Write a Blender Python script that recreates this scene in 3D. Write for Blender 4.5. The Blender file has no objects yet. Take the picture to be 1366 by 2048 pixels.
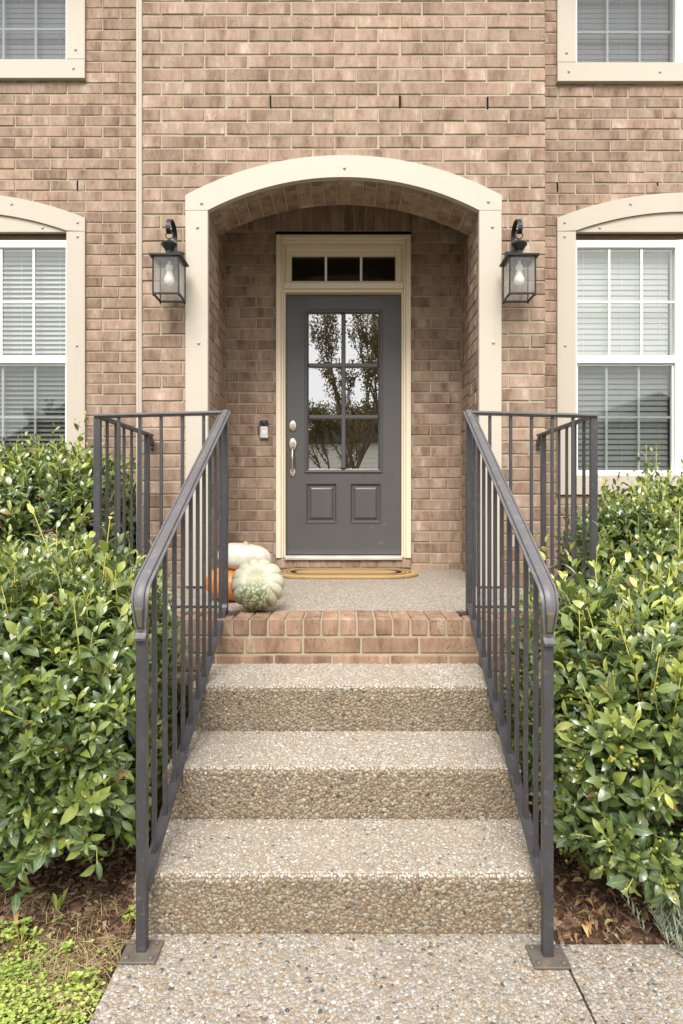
import bpy, bmesh, math, random
import numpy as np
from mathutils import Vector, Matrix, Quaternion, noise

rnd = random.Random(11)
nr = np.random.default_rng(5)
R = math.radians
C = bpy.context.scene.collection
sc = bpy.context.scene

# ------------------------------------------------------------------ camera, sky, sun, exposure
CAM_Z = 1.24
cam = bpy.data.cameras.new('camera')
cam.sensor_fit = 'VERTICAL'
cam.sensor_height = 36.0
cam.sensor_width = 24.0
cam.lens = 22.5
cam.shift_x = -4 / 2048
cam.shift_y = -8 / 2048
cam.clip_start = 0.02
cam.clip_end = 800
cam_o = bpy.data.objects.new('camera', cam)
cam_o.location = (0, 0, CAM_Z)
cam_o.rotation_euler = (R(90), 0, 0)
C.objects.link(cam_o)
sc.camera = cam_o

SUN_DIR = Vector((-0.10, -0.86, 1.0)).normalized()       # towards the sun
world = bpy.data.worlds.new('World')
sc.world = world
world.use_nodes = True
wn = world.node_tree
wn.nodes.clear()
sky = wn.nodes.new('ShaderNodeTexSky')
sky.sky_type = 'NISHITA'
sky.sun_disc = False
sky.sun_elevation = math.asin(SUN_DIR.z)
sky.sun_rotation = math.atan2(SUN_DIR.x, SUN_DIR.y)
sky.dust_density = 1.0
sky.air_density = 1.0
hs = wn.nodes.new('ShaderNodeHueSaturation')             # overcast: nearly colourless sky
hs.inputs['Saturation'].default_value = 0.12
bg = wn.nodes.new('ShaderNodeBackground')
bg.inputs['Strength'].default_value = 0.15
wo = wn.nodes.new('ShaderNodeOutputWorld')
wn.links.new(sky.outputs[0], hs.inputs['Color'])
cl = wn.nodes.new('ShaderNodeVectorMath')                 # cloud deck: no glare round the hidden sun
cl.operation = 'MINIMUM'
cl.inputs[1].default_value = (3.0, 3.0, 3.0)
wn.links.new(hs.outputs[0], cl.inputs[0])
wn.links.new(cl.outputs[0], bg.inputs['Color'])
wn.links.new(bg.outputs[0], wo.inputs['Surface'])

sun = bpy.data.lights.new('sun', 'SUN')
sun.energy = 1.2
sun.angle = R(30)
sun.color = (1.0, 0.95, 0.88)
sun_o = bpy.data.objects.new('sun', sun)
sun_o.rotation_mode = 'QUATERNION'
sun_o.rotation_quaternion = (-SUN_DIR).to_track_quat('-Z', 'Y')
sun_o.location = SUN_DIR * 30
C.objects.link(sun_o)

sc.view_settings.view_transform = 'Standard'
sc.view_settings.look = 'None'
sc.view_settings.exposure = 2.05
sc.view_settings.gamma = 1.0
sc.view_settings.use_curve_mapping = False
sc.render.engine = 'CYCLES'
sc.cycles.max_bounces = 12
sc.cycles.diffuse_bounces = 8
sc.cycles.transparent_max_bounces = 16

# ------------------------------------------------------------------ materials
MATS = {}


def nt_new(name):
    m = bpy.data.materials.new(name)
    m.use_nodes = True
    t = m.node_tree
    t.nodes.clear()
    out = t.nodes.new('ShaderNodeOutputMaterial')
    MATS[name] = m
    return m, t, out


def node(t, typ, **kw):
    n = t.nodes.new(typ)
    for k, v in kw.items():
        if k.startswith('i_'):
            n.inputs[int(k[2:]) if k[2:].isdigit() else k[2:]].default_value = v
        else:
            setattr(n, k, v)
    return n


def ramp(t, stops, interp='LINEAR'):
    n = t.nodes.new('ShaderNodeValToRGB')
    n.color_ramp.interpolation = interp
    e = n.color_ramp.elements
    while len(e) > 1:
        e.remove(e[-1])
    e[0].position = stops[0][0]
    e[0].color = (*stops[0][1], 1)
    for p, c in stops[1:]:
        x = e.new(p)
        x.color = (*c, 1)
    return n


def mathn(t, op, a, b=None):
    n = node(t, 'ShaderNodeMath', operation=op)
    for i, v in enumerate((a, b)):
        if v is None:
            continue
        if isinstance(v, (int, float)):
            n.inputs[i].default_value = v
        else:
            t.links.new(v, n.inputs[i])
    return n.outputs[0]


def mixc(t, fac, a, b, mode='MIX'):
    n = node(t, 'ShaderNodeMix', data_type='RGBA', blend_type=mode)
    for sock, v in ((n.inputs[0], fac), (n.inputs[6], a), (n.inputs[7], b)):
        if isinstance(v, (int, float)):
            sock.default_value = v
        elif isinstance(v, tuple):
            sock.default_value = (*v, 1)
        else:
            t.links.new(v, sock)
    return n.outputs[2]


def world_pos(t, scale=(1, 1, 1), add=None):
    g = node(t, 'ShaderNodeNewGeometry')
    m = node(t, 'ShaderNodeVectorMath', operation='MULTIPLY')
    m.inputs[1].default_value = scale
    t.links.new(g.outputs['Position'], m.inputs[0])
    o = m.outputs[0]
    if add is not None:
        a = node(t, 'ShaderNodeVectorMath', operation='ADD')
        t.links.new(o, a.inputs[0])
        t.links.new(add, a.inputs[1])
        o = a.outputs[0]
    return o


def noise_n(t, vec, scale, detail=3, rough=0.6):
    n = node(t, 'ShaderNodeTexNoise', i_Scale=scale, i_Detail=detail, i_Roughness=rough)
    t.links.new(vec, n.inputs['Vector'])
    return n.outputs['Fac']


def rand_value(t):
    """one random number for each piece: object random plus the face attribute tint"""
    oi = node(t, 'ShaderNodeObjectInfo')
    at = node(t, 'ShaderNodeAttribute', attribute_name='tint')
    s = mathn(t, 'ADD', oi.outputs['Random'], at.outputs['Fac'])
    return mathn(t, 'FRACT', s)


def bump(t, height, strength, dist):
    b = node(t, 'ShaderNodeBump', i_Strength=strength, i_Distance=dist)
    t.links.new(height, b.inputs['Height'])
    return b.outputs[0]


def bsdf(t, out, col, rough=0.7, metal=0.0, spec=0.5, normal=None, coat=0.0):
    p = node(t, 'ShaderNodeBsdfPrincipled')
    for nm, v in (('Base Color', col), ('Roughness', rough)):
        if isinstance(v, tuple):
            p.inputs[nm].default_value = (*v, 1)
        elif isinstance(v, (int, float)):
            p.inputs[nm].default_value = v
        else:
            t.links.new(v, p.inputs[nm])
    p.inputs['Metallic'].default_value = metal
    p.inputs['Specular IOR Level'].default_value = spec
    p.inputs['Coat Weight'].default_value = coat
    if normal is not None:
        t.links.new(normal, p.inputs['Normal'])
    if out is not None:
        t.links.new(p.outputs[0], out.inputs['Surface'])
    return p


def simple(name, col, rough=0.6, metal=0.0, spec=0.5, var=0.10, vscale=6.0, bscale=80.0, bstr=0.1, bdist=0.002,
           dirt=None, stretch=(1, 1, 1)):
    """paint / metal / plain stuff: base colour with faint large and small variation, grain relief, optional dirt colour"""
    m, t, out = nt_new(name)
    p = world_pos(t, stretch)
    n1 = noise_n(t, p, vscale, 4, 0.6)
    n2 = noise_n(t, p, bscale, 3, 0.6)
    lo = tuple(c * (1 - var) for c in col)
    hi = tuple(min(1, c * (1 + var)) for c in col)
    c = mixc(t, n1, lo, hi)
    if dirt:
        dcol, amount, dscale = dirt
        nd = noise_n(t, p, dscale, 6, 0.75)
        f = node(t, 'ShaderNodeMapRange', i_1=0.62 - 0.12 * amount, i_2=0.75, i_3=0.0, i_4=min(1.0, amount))
        t.links.new(nd, f.inputs[0])
        c = mixc(t, f.outputs[0], c, dcol)
    nrm = bump(t, n2, bstr, bdist) if bstr > 0 else None
    rr = node(t, 'ShaderNodeMapRange', i_1=0.3, i_2=0.7, i_3=max(0.02, rough - 0.08), i_4=min(1, rough + 0.08))
    t.links.new(n1, rr.inputs[0])
    bsdf(t, out, c, rr.outputs[0], metal, spec, nrm)
    return m


def brick_mat(name, stops, pit=(0.13, 0.075, 0.045), pitlevel=0.655, lo=0.80, hi=1.14):
    m, t, out = nt_new(name)
    rv = rand_value(t)
    off = node(t, 'ShaderNodeCombineXYZ')
    o37 = mathn(t, 'MULTIPLY', rv, 53.0)
    for i in range(3):
        t.links.new(o37, off.inputs[i])
    p = world_pos(t, (1, 1, 1), off.outputs[0])
    ps = world_pos(t, (9.5, 9.5, 3.2), off.outputs[0])
    pg = world_pos(t, (26, 26, 9), off.outputs[0])
    blotch = noise_n(t, ps, 1.0, 5, 0.62)
    grain = noise_n(t, pg, 1.6, 5, 0.7)
    mixv = mathn(t, 'ADD', mathn(t, 'MULTIPLY', blotch, 0.72), mathn(t, 'MULTIPLY', grain, 0.28))
    cr = ramp(t, stops)
    t.links.new(mixv, cr.inputs[0])
    br = node(t, 'ShaderNodeMapRange', i_3=lo, i_4=hi)
    t.links.new(rv, br.inputs[0])
    gs = node(t, 'ShaderNodeCombineXYZ')
    for i in range(3):
        t.links.new(br.outputs[0], gs.inputs[i])
    col = mixc(t, 1.0, cr.outputs[0], gs.outputs[0], 'MULTIPLY')
    # pits and kiln marks
    pn = noise_n(t, p, 95, 2, 0.5)
    pf = node(t, 'ShaderNodeMapRange', i_1=pitlevel, i_2=pitlevel + 0.04)
    t.links.new(pn, pf.inputs[0])
    area = noise_n(t, p, 7, 2, 0.5)
    pf2 = node(t, 'ShaderNodeMapRange', i_1=0.42, i_2=0.6)
    t.links.new(area, pf2.inputs[0])
    pm = mathn(t, 'MULTIPLY', pf.outputs[0], pf2.outputs[0])
    col = mixc(t, mathn(t, 'MULTIPLY', pm, 0.85), col, pit)
    fine = noise_n(t, p, 240, 3, 0.7)
    h = mathn(t, 'SUBTRACT', mathn(t, 'ADD', mathn(t, 'MULTIPLY', grain, 1.2), mathn(t, 'MULTIPLY', fine, 0.5)),
              mathn(t, 'MULTIPLY', pm, 1.2))
    bsdf(t, out, col, 0.88, 0, 0.25, bump(t, h, 0.55, 0.004))
    return m


brick_mat('brick', [(0.34, (0.155, 0.101, 0.076)), (0.43, (0.248, 0.167, 0.123)), (0.50, (0.314, 0.220, 0.164)),
                    (0.57, (0.354, 0.258, 0.198)), (0.66, (0.47, 0.375, 0.31))], lo=0.82, hi=1.12)
brick_mat('brick_step', [(0.34, (0.130, 0.078, 0.056)), (0.43, (0.220, 0.138, 0.094)), (0.50, (0.290, 0.187, 0.126)),
                         (0.58, (0.335, 0.225, 0.152)), (0.67, (0.46, 0.38, 0.31))], pitlevel=0.63)
simple('mortar', (0.385, 0.330, 0.240), 0.95, spec=0.1, var=0.22, vscale=3, bscale=260, bstr=0.6, bdist=0.003,
       dirt=((0.40, 0.355, 0.275), 0.6, 14))
simple('trim', (0.475, 0.425, 0.360), 0.5, spec=0.3, var=0.05, vscale=3.5, bscale=40, bstr=0.08, bdist=0.002,
       dirt=((0.42, 0.36, 0.28), 0.28, 9), stretch=(1, 1, 0.2))
simple('vinyl_white', (0.82, 0.82, 0.80), 0.4, var=0.03, bstr=0.0)
simple('door_paint', (0.079, 0.075, 0.075), 0.42, var=0.06, vscale=3, bscale=140, bstr=0.06, stretch=(1, 1, 0.25),
       dirt=((0.11, 0.104, 0.10), 0.35, 3))
simple('frame_paint', (0.76, 0.655, 0.50), 0.42, spec=0.4, var=0.04, bscale=50, bstr=0.05)
simple('nickel', (0.62, 0.56, 0.46), 0.32, metal=1.0, var=0.06, bstr=0.0)
simple('aluminium', (0.70, 0.69, 0.66), 0.38, metal=0.7, var=0.08, bstr=0.05)
simple('black_metal', (0.014, 0.014, 0.015), 0.42, spec=0.35, var=0.15, bscale=300, bstr=0.12)
simple('iron_paint', (0.044, 0.042, 0.047), 0.40, spec=0.55, var=0.15, vscale=9, bscale=170, bstr=0.22,
       dirt=((0.17, 0.155, 0.14), 0.55, 42))
simple('iron_cap', (0.108, 0.103, 0.109), 0.45, spec=0.55, var=0.16, vscale=7, bscale=120, bstr=0.15,
       dirt=((0.24, 0.225, 0.21), 0.6, 24))
simple('iron_worn', (0.115, 0.100, 0.085), 0.62, spec=0.4, var=0.3, vscale=26, bscale=170, bstr=0.35,
       dirt=((0.24, 0.17, 0.10), 0.9, 30))
simple('lichen', (0.115, 0.105, 0.070), 0.8, spec=0.3, var=0.3, vscale=120, bscale=260, bstr=0.5, bdist=0.003,
       dirt=((0.10, 0.096, 0.10), 1.0, 55))
simple('dark_gap', (0.012, 0.010, 0.008), 0.9, spec=0.1, var=0.3)
simple('blind', (0.40, 0.40, 0.375), 0.5, var=0.03, bstr=0.0)
simple('cord', (0.72, 0.71, 0.66), 0.7, var=0.05, bstr=0.0)
simple('interior', (0.46, 0.44, 0.40), 0.9, var=0.1)
simple('bulb_glass', (0.92, 0.92, 0.91), 0.25, var=0.01, bstr=0.0)
simple('plastic_black', (0.014, 0.014, 0.016), 0.22, var=0.1, bstr=0.0)
simple('plastic_silver', (0.66, 0.67, 0.68), 0.38, metal=0.35, var=0.03, bstr=0.0)
simple('coir', (0.50, 0.335, 0.165), 0.98, spec=0.05, var=0.22, vscale=60, bscale=420, bstr=1.0, bdist=0.006)
simple('coir_black', (0.030, 0.022, 0.016), 0.98, spec=0.05, var=0.4, vscale=80, bscale=420, bstr=1.0, bdist=0.005)
simple('bark', (0.16, 0.11, 0.075), 0.9, spec=0.2, var=0.3, vscale=20, bscale=120, bstr=0.8, bdist=0.005)
simple('twig', (0.40, 0.38, 0.075), 0.6, spec=0.3, var=0.3, vscale=40, bscale=200, bstr=0.2)
simple('soil', (0.085, 0.054, 0.034), 0.95, spec=0.1, var=0.45, vscale=30, bscale=110, bstr=1.0, bdist=0.012,
       dirt=((0.12, 0.075, 0.045), 0.9, 60))
simple('lawn', (0.095, 0.125, 0.045), 0.95, spec=0.1, var=0.4, vscale=8, bscale=90, bstr=1.0, bdist=0.02)
simple('siding', (0.78, 0.74, 0.66), 0.7, var=0.05)
simple('shingle', (0.10, 0.09, 0.085), 0.95, var=0.3, vscale=12, bscale=90, bstr=0.7)
simple('road', (0.055, 0.055, 0.056), 0.9, var=0.2, vscale=4, bscale=200, bstr=0.5)


def tinted(name, stops, rough=0.8, spec=0.3, bscale=160, bstr=0.3, bdist=0.002, interp='LINEAR', trans=0.0, rib=None,
           varamt=0.0, coat=0.0, stain=0.0):
    """colour picked for each piece from its face attribute tint (many pieces in one mesh)"""
    m, t, out = nt_new(name)
    at = node(t, 'ShaderNodeAttribute', attribute_name='tint')
    cr = ramp(t, stops, interp)
    t.links.new(at.outputs['Fac'], cr.inputs[0])
    col = cr.outputs[0]
    p = world_pos(t)
    if varamt:
        nv = noise_n(t, p, 70, 3, 0.6)
        col = mixc(t, mathn(t, 'MULTIPLY', nv, varamt), col, tuple(c * 0.35 for c in stops[0][1]))
    if stain:                                     # old water marks and dirt in patches
        ns = noise_n(t, p, 3.3, 6, 0.7)
        sr = node(t, 'ShaderNodeMapRange', i_1=0.50, i_2=0.70, i_3=0.0, i_4=stain)
        t.links.new(ns, sr.inputs[0])
        col = mixc(t, sr.outputs[0], col, (0.15, 0.115, 0.075))
    if rib:
        ra = node(t, 'ShaderNodeAttribute', attribute_name='rib')
        rr = node(t, 'ShaderNodeMapRange', i_1=0.80, i_2=1.0, i_3=0.0, i_4=0.55)
        t.links.new(ra.outputs['Fac'], rr.inputs[0])
        col = mixc(t, rr.outputs[0], col, rib)
    nb = noise_n(t, p, bscale, 3, 0.6)
    pb = bsdf(t, out, col, rough, 0, spec, bump(t, nb, bstr, bdist), coat)
    pb.inputs['Coat Roughness'].default_value = 0.22
    if trans > 0:
        tr = node(t, 'ShaderNodeBsdfTranslucent')
        t.links.new(col, tr.inputs['Color'])
        mx = node(t, 'ShaderNodeMixShader', i_Fac=trans)
        t.links.new(pb.outputs[0], mx.inputs[1])
        t.links.new(tr.outputs[0], mx.inputs[2])
        t.links.new(mx.outputs[0], out.inputs['Surface'])
    return m


tinted('holly', [(0.0, (0.030, 0.068, 0.026)), (0.28, (0.090, 0.148, 0.045)), (0.55, (0.215, 0.28, 0.058)),
                 (0.78, (0.42, 0.47, 0.080)), (0.95, (0.56, 0.56, 0.12)), (0.97, (0.36, 0.20, 0.075)), (1.0, (0.28, 0.14, 0.06))], 0.32, 0.85, 60, 0.12, 0.003, trans=0.28,
       rib=(0.28, 0.36, 0.12), coat=0.8)
tinted('berry', [(0.0, (0.15, 0.20, 0.025)), (0.8, (0.33, 0.31, 0.045)), (0.92, (0.42, 0.24, 0.04)), (1.0, (0.42, 0.08, 0.02))],
       0.3, 0.5, 60, 0.05)
STONE = [(0.0, (0.50, 0.46, 0.40)), (0.22, (0.43, 0.39, 0.33)), (0.38, (0.30, 0.285, 0.26)), (0.48, (0.42, 0.33, 0.23)),
         (0.64, (0.50, 0.42, 0.32)), (0.83, (0.37, 0.25, 0.155)), (0.88, (0.66, 0.62, 0.55)), (0.975, (0.13, 0.12, 0.11))]
STONE = [(p, (c[0] * .845, c[1] * .855, c[2] * .90)) for p, c in STONE]
GRIMY_SHADED = [(p, (c[0] * .70, c[1] * .64, c[2] * .545)) for p, c in STONE]  # riser stones: real dirt plus the dimmer light on risers put into the colour
tinted('pebble', STONE, 0.5, 0.4, 300, 0.15, interp='CONSTANT', varamt=0.10, stain=0.22)
tinted('pebble_path', [(p, (c[0] * .72, c[1] * .715, c[2] * .71)) for p, c in STONE], 0.5, 0.4, 300, 0.15, interp='CONSTANT', varamt=0.10, stain=0.35)
tinted('pebble_grimy_shaded', GRIMY_SHADED, 0.6, 0.3, 300, 0.15, interp='CONSTANT', varamt=0.15, stain=0.25)
tinted('mulch', [(0.0, (0.06, 0.036, 0.024)), (0.5, (0.15, 0.088, 0.057)), (0.8, (0.25, 0.155, 0.103)), (1.0, (0.38, 0.27, 0.18))],
       0.9, 0.15, 120, 0.6)
tinted('straw', [(0.0, (0.26, 0.18, 0.085)), (1.0, (0.52, 0.42, 0.23))], 0.8, 0.2, 120, 0.3)
tinted('dry_leaf', [(0.0, (0.15, 0.070, 0.035)), (0.5, (0.30, 0.15, 0.070)), (0.85, (0.42, 0.235, 0.115)), (1.0, (0.45, 0.36, 0.14))],
       0.7, 0.3, 90, 0.5, 0.003, rib=(0.30, 0.18, 0.09))
tinted('clover', [(0.0, (0.22, 0.31, 0.06)), (0.6, (0.37, 0.48, 0.10)), (1.0, (0.52, 0.60, 0.19))], 0.6, 0.3, 120, 0.2,
       trans=0.2)
tinted('silver_leaf', [(0.0, (0.27, 0.32, 0.22)), (1.0, (0.52, 0.55, 0.42))], 0.8, 0.2, 160, 0.2, trans=0.1)
tinted('moss', [(0.0, (0.08, 0.065, 0.035)), (1.0, (0.16, 0.135, 0.065))], 0.95, 0.1, 160, 0.6)
tinted('tree_leaf', [(0.0, (0.10, 0.11, 0.035)), (0.5, (0.17, 0.15, 0.05)), (0.8, (0.24, 0.11, 0.06)), (1.0, (0.22, 0.24, 0.08))],
       0.5, 0.3, 60, 0.1, trans=0.25)


def aggregate(name, scale):
    """exposed-aggregate concrete: cement between many small stones"""
    m, t, out = nt_new(name)
    p = world_pos(t)
    v = node(t, 'ShaderNodeTexVoronoi', i_Scale=scale)
    t.links.new(p, v.inputs['Vector'])
    e = node(t, 'ShaderNodeTexVoronoi', feature='DISTANCE_TO_EDGE', i_Scale=scale)
    t.links.new(p, e.inputs['Vector'])
    sep = node(t, 'ShaderNodeSeparateColor')
    t.links.new(v.outputs['Color'], sep.inputs[0])
    cr = ramp(t, STONE, 'CONSTANT')
    t.links.new(sep.outputs[0], cr.inputs[0])
    ef = node(t, 'ShaderNodeMapRange', i_1=0.02, i_2=0.09)
    t.links.new(e.outputs['Distance'], ef.inputs[0])
    big = noise_n(t, p, 2.2, 4, 0.6)
    cem = mixc(t, big, (0.25, 0.20, 0.135), (0.36, 0.295, 0.21))
    col = mixc(t, ef.outputs[0], cem, cr.outputs[0])
    bsdf(t, out, col, 0.75, 0, 0.3, bump(t, ef.outputs[0], 0.7, 0.004))
    return m


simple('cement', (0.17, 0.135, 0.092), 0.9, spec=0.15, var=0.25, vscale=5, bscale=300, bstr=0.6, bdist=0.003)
simple('cement_worn_lit', (0.29, 0.25, 0.19), 0.9, spec=0.15, var=0.25, vscale=5, bscale=300, bstr=0.6, bdist=0.003)  # step tops paler: wear plus light from above put into the colour
aggregate('aggregate', 85)
aggregate('aggregate_fine', 110)


def glass(name, base_reflect, rough=0.0, tint=(1, 1, 1), sky_haze=0.0):
    m, t, out = nt_new(name)
    tr = node(t, 'ShaderNodeBsdfTransparent')
    tr.inputs[0].default_value = (*tint, 1)
    gl = node(t, 'ShaderNodeBsdfGlossy')
    gl.inputs['Roughness'].default_value = rough
    p = world_pos(t)
    n = noise_n(t, p, 1.6, 2, 0.5)
    t.links.new(bump(t, n, 0.06, 0.02), gl.inputs['Normal'])
    fr = node(t, 'ShaderNodeFresnel', i_IOR=1.5)
    f = mathn(t, 'ADD', fr.outputs[0], base_reflect)
    f = mathn(t, 'MINIMUM', f, 1.0)
    gb = node(t, 'ShaderNodeNewGeometry')          # reflect at the outer face only
    f = mathn(t, 'MULTIPLY', f, mathn(t, 'SUBTRACT', 1.0, gb.outputs['Backfacing']))
    mx = node(t, 'ShaderNodeMixShader')
    t.links.new(f, mx.inputs[0])
    t.links.new(tr.outputs[0], mx.inputs[1])
    t.links.new(gl.outputs[0], mx.inputs[2])
    t.links.new(mx.outputs[0], out.inputs['Surface'])
    if sky_haze:                                      # pale film painted in for the sky reflected in the panes
        df = node(t, 'ShaderNodeBsdfTranslucent')
        df.inputs[0].default_value = (0.8, 0.79, 0.77, 1)
        m2 = node(t, 'ShaderNodeMixShader')
        t.links.new(mathn(t, 'MULTIPLY', noise_n(t, p, 30, 3, 0.6), 2 * sky_haze), m2.inputs[0])
        t.links.new(mx.outputs[0], m2.inputs[1])
        t.links.new(df.outputs[0], m2.inputs[2])
        t.links.new(m2.outputs[0], out.inputs['Surface'])
    return m


glass('door_glass', 0.52, 0.0, (0.7, 0.72, 0.7))
glass('window_glass', 0.17, 0.0, (0.97, 0.99, 0.98))
glass('screen_glass', 0.10, 0.03, (0.76, 0.78, 0.78))
glass('upper_glass', 0.04, 0.03, (0.74, 0.75, 0.77))
glass('transom_glass', 0.09, 0.0, (0.5, 0.52, 0.48))
glass('lantern_glass', 0.05, 0.0, (0.97, 0.97, 0.96), 0.14)


def pumpkin_mat(name, base, groove, speckle, rough=0.45, coat=0.1, wart=None):
    m, t, out = nt_new(name)
    g = node(t, 'ShaderNodeAttribute', attribute_name='groove')
    w = node(t, 'ShaderNodeAttribute', attribute_name='wart')
    tc = node(t, 'ShaderNodeTexCoord')
    n = noise_n(t, tc.outputs['Object'], 14, 4, 0.6)
    c = mixc(t, n, tuple(x * 0.88 for x in base), tuple(min(1, x * 1.1) for x in base))
    c = mixc(t, g.outputs['Fac'], c, groove)
    s = noise_n(t, tc.outputs['Object'], 90, 2, 0.5)
    sf = node(t, 'ShaderNodeMapRange', i_1=0.66, i_2=0.72, i_3=0.0, i_4=0.55)
    t.links.new(s, sf.inputs[0])
    c = mixc(t, sf.outputs[0], c, speckle)
    hgt = n
    if wart:
        v = node(t, 'ShaderNodeTexVoronoi', feature='DISTANCE_TO_EDGE', i_Scale=38)
        dn = noise_n(t, tc.outputs['Object'], 25, 3, 0.6)
        off = node(t, 'ShaderNodeVectorMath', operation='ADD')
        t.links.new(tc.outputs['Object'], off.inputs[0])
        sx = node(t, 'ShaderNodeCombineXYZ')
        dm = mathn(t, 'MULTIPLY', dn, 0.05)
        for i in range(3):
            t.links.new(dm, sx.inputs[i])
        t.links.new(sx.outputs[0], off.inputs[1])
        t.links.new(off.outputs[0], v.inputs['Vector'])
        cf = node(t, 'ShaderNodeMapRange', i_1=0.0, i_2=0.17, i_3=1.0, i_4=0.0)
        t.links.new(v.outputs['Distance'], cf.inputs[0])
        crack = mathn(t, 'MULTIPLY', cf.outputs[0], w.outputs['Fac'])
        c = mixc(t, mathn(t, 'MULTIPLY', w.outputs['Fac'], mathn(t, 'POWER', n, 0.35)), c, (0.24, 0.26, 0.13))
        c = mixc(t, crack, c, wart)
        hgt = mathn(t, 'SUBTRACT', n, mathn(t, 'MULTIPLY', crack, 2.0))
    bsdf(t, out, c, rough, 0, 0.4, bump(t, hgt, 0.4, 0.006), coat)
    return m


pumpkin_mat('pumpkin_green', (0.46, 0.455, 0.335), (0.33, 0.345, 0.225), (0.52, 0.54, 0.43), 0.5, 0.05, (0.06, 0.065, 0.028))
pumpkin_mat('pumpkin_white', (0.62, 0.58, 0.50), (0.57, 0.49, 0.38), (0.58, 0.46, 0.33), 0.4)
pumpkin_mat('pumpkin_orange', (0.58, 0.19, 0.045), (0.42, 0.11, 0.022), (0.75, 0.30, 0.09), 0.4)
simple('stem', (0.52, 0.40, 0.22), 0.9, var=0.25, vscale=50, bscale=200, bstr=0.6)
M = MATS

# ------------------------------------------------------------------ helpers
WLOC = {}


def tag(o, label=None, cat=None, group=None, kind=None):
    if label: o['label'] = label
    if cat: o['category'] = cat
    if group: o['group'] = group
    if kind: o['kind'] = kind
    return o


def attach(o, parent):
    if parent is not None:
        o.parent = parent
        o.matrix_parent_inverse = Matrix.Translation(-WLOC[parent.name])


def empty(name, loc, parent=None):
    o = bpy.data.objects.new(name, None)
    o.empty_display_size = 0.1
    C.objects.link(o)
    o.location = loc
    WLOC[o.name] = Vector(loc)
    attach(o, parent)
    return o


def thing(name, label, cat, loc, group=None, kind=None):
    return tag(empty(name, loc), label, cat, group, kind)


def link_mesh(name, me, mat, parent, loc):
    if mat is not None and len(me.materials) == 0:
        me.materials.append(M[mat] if isinstance(mat, str) else mat)
    o = bpy.data.objects.new(name, me)
    C.objects.link(o)
    o.location = loc
    WLOC[o.name] = Vector(loc)
    attach(o, parent)
    return o


def mesh_np(name, V, F, mat, parent=None, smooth=False, tint=None, rib=None, extra=None):
    """V (n,3) array in world coordinates, F list of tuples; origin goes to the middle of the base"""
    V = np.asarray(V, dtype=float)
    lo, hi = V.min(0), V.max(0)
    org = np.array([(lo[0] + hi[0]) / 2, (lo[1] + hi[1]) / 2, lo[2]])
    me = bpy.data.meshes.new(name)
    me.from_pydata((V - org).tolist(), [], F)
    if smooth:
        me.polygons.foreach_set('use_smooth', [True] * len(me.polygons))
    if tint is not None:
        a = me.attributes.new('tint', 'FLOAT', 'FACE')
        a.data.foreach_set('value', np.asarray(tint, dtype=np.float32))
    if rib is not None:
        a = me.attributes.new('rib', 'FLOAT', 'POINT')
        a.data.foreach_set('value', np.asarray(rib, dtype=np.float32))
    for k, v in (extra or {}).items():
        a = me.attributes.new(k, 'FLOAT', 'POINT')
        a.data.foreach_set('value', np.asarray(v, dtype=np.float32))
    me.update()
    return link_mesh(name, me, mat, parent, Vector(org))


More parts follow.
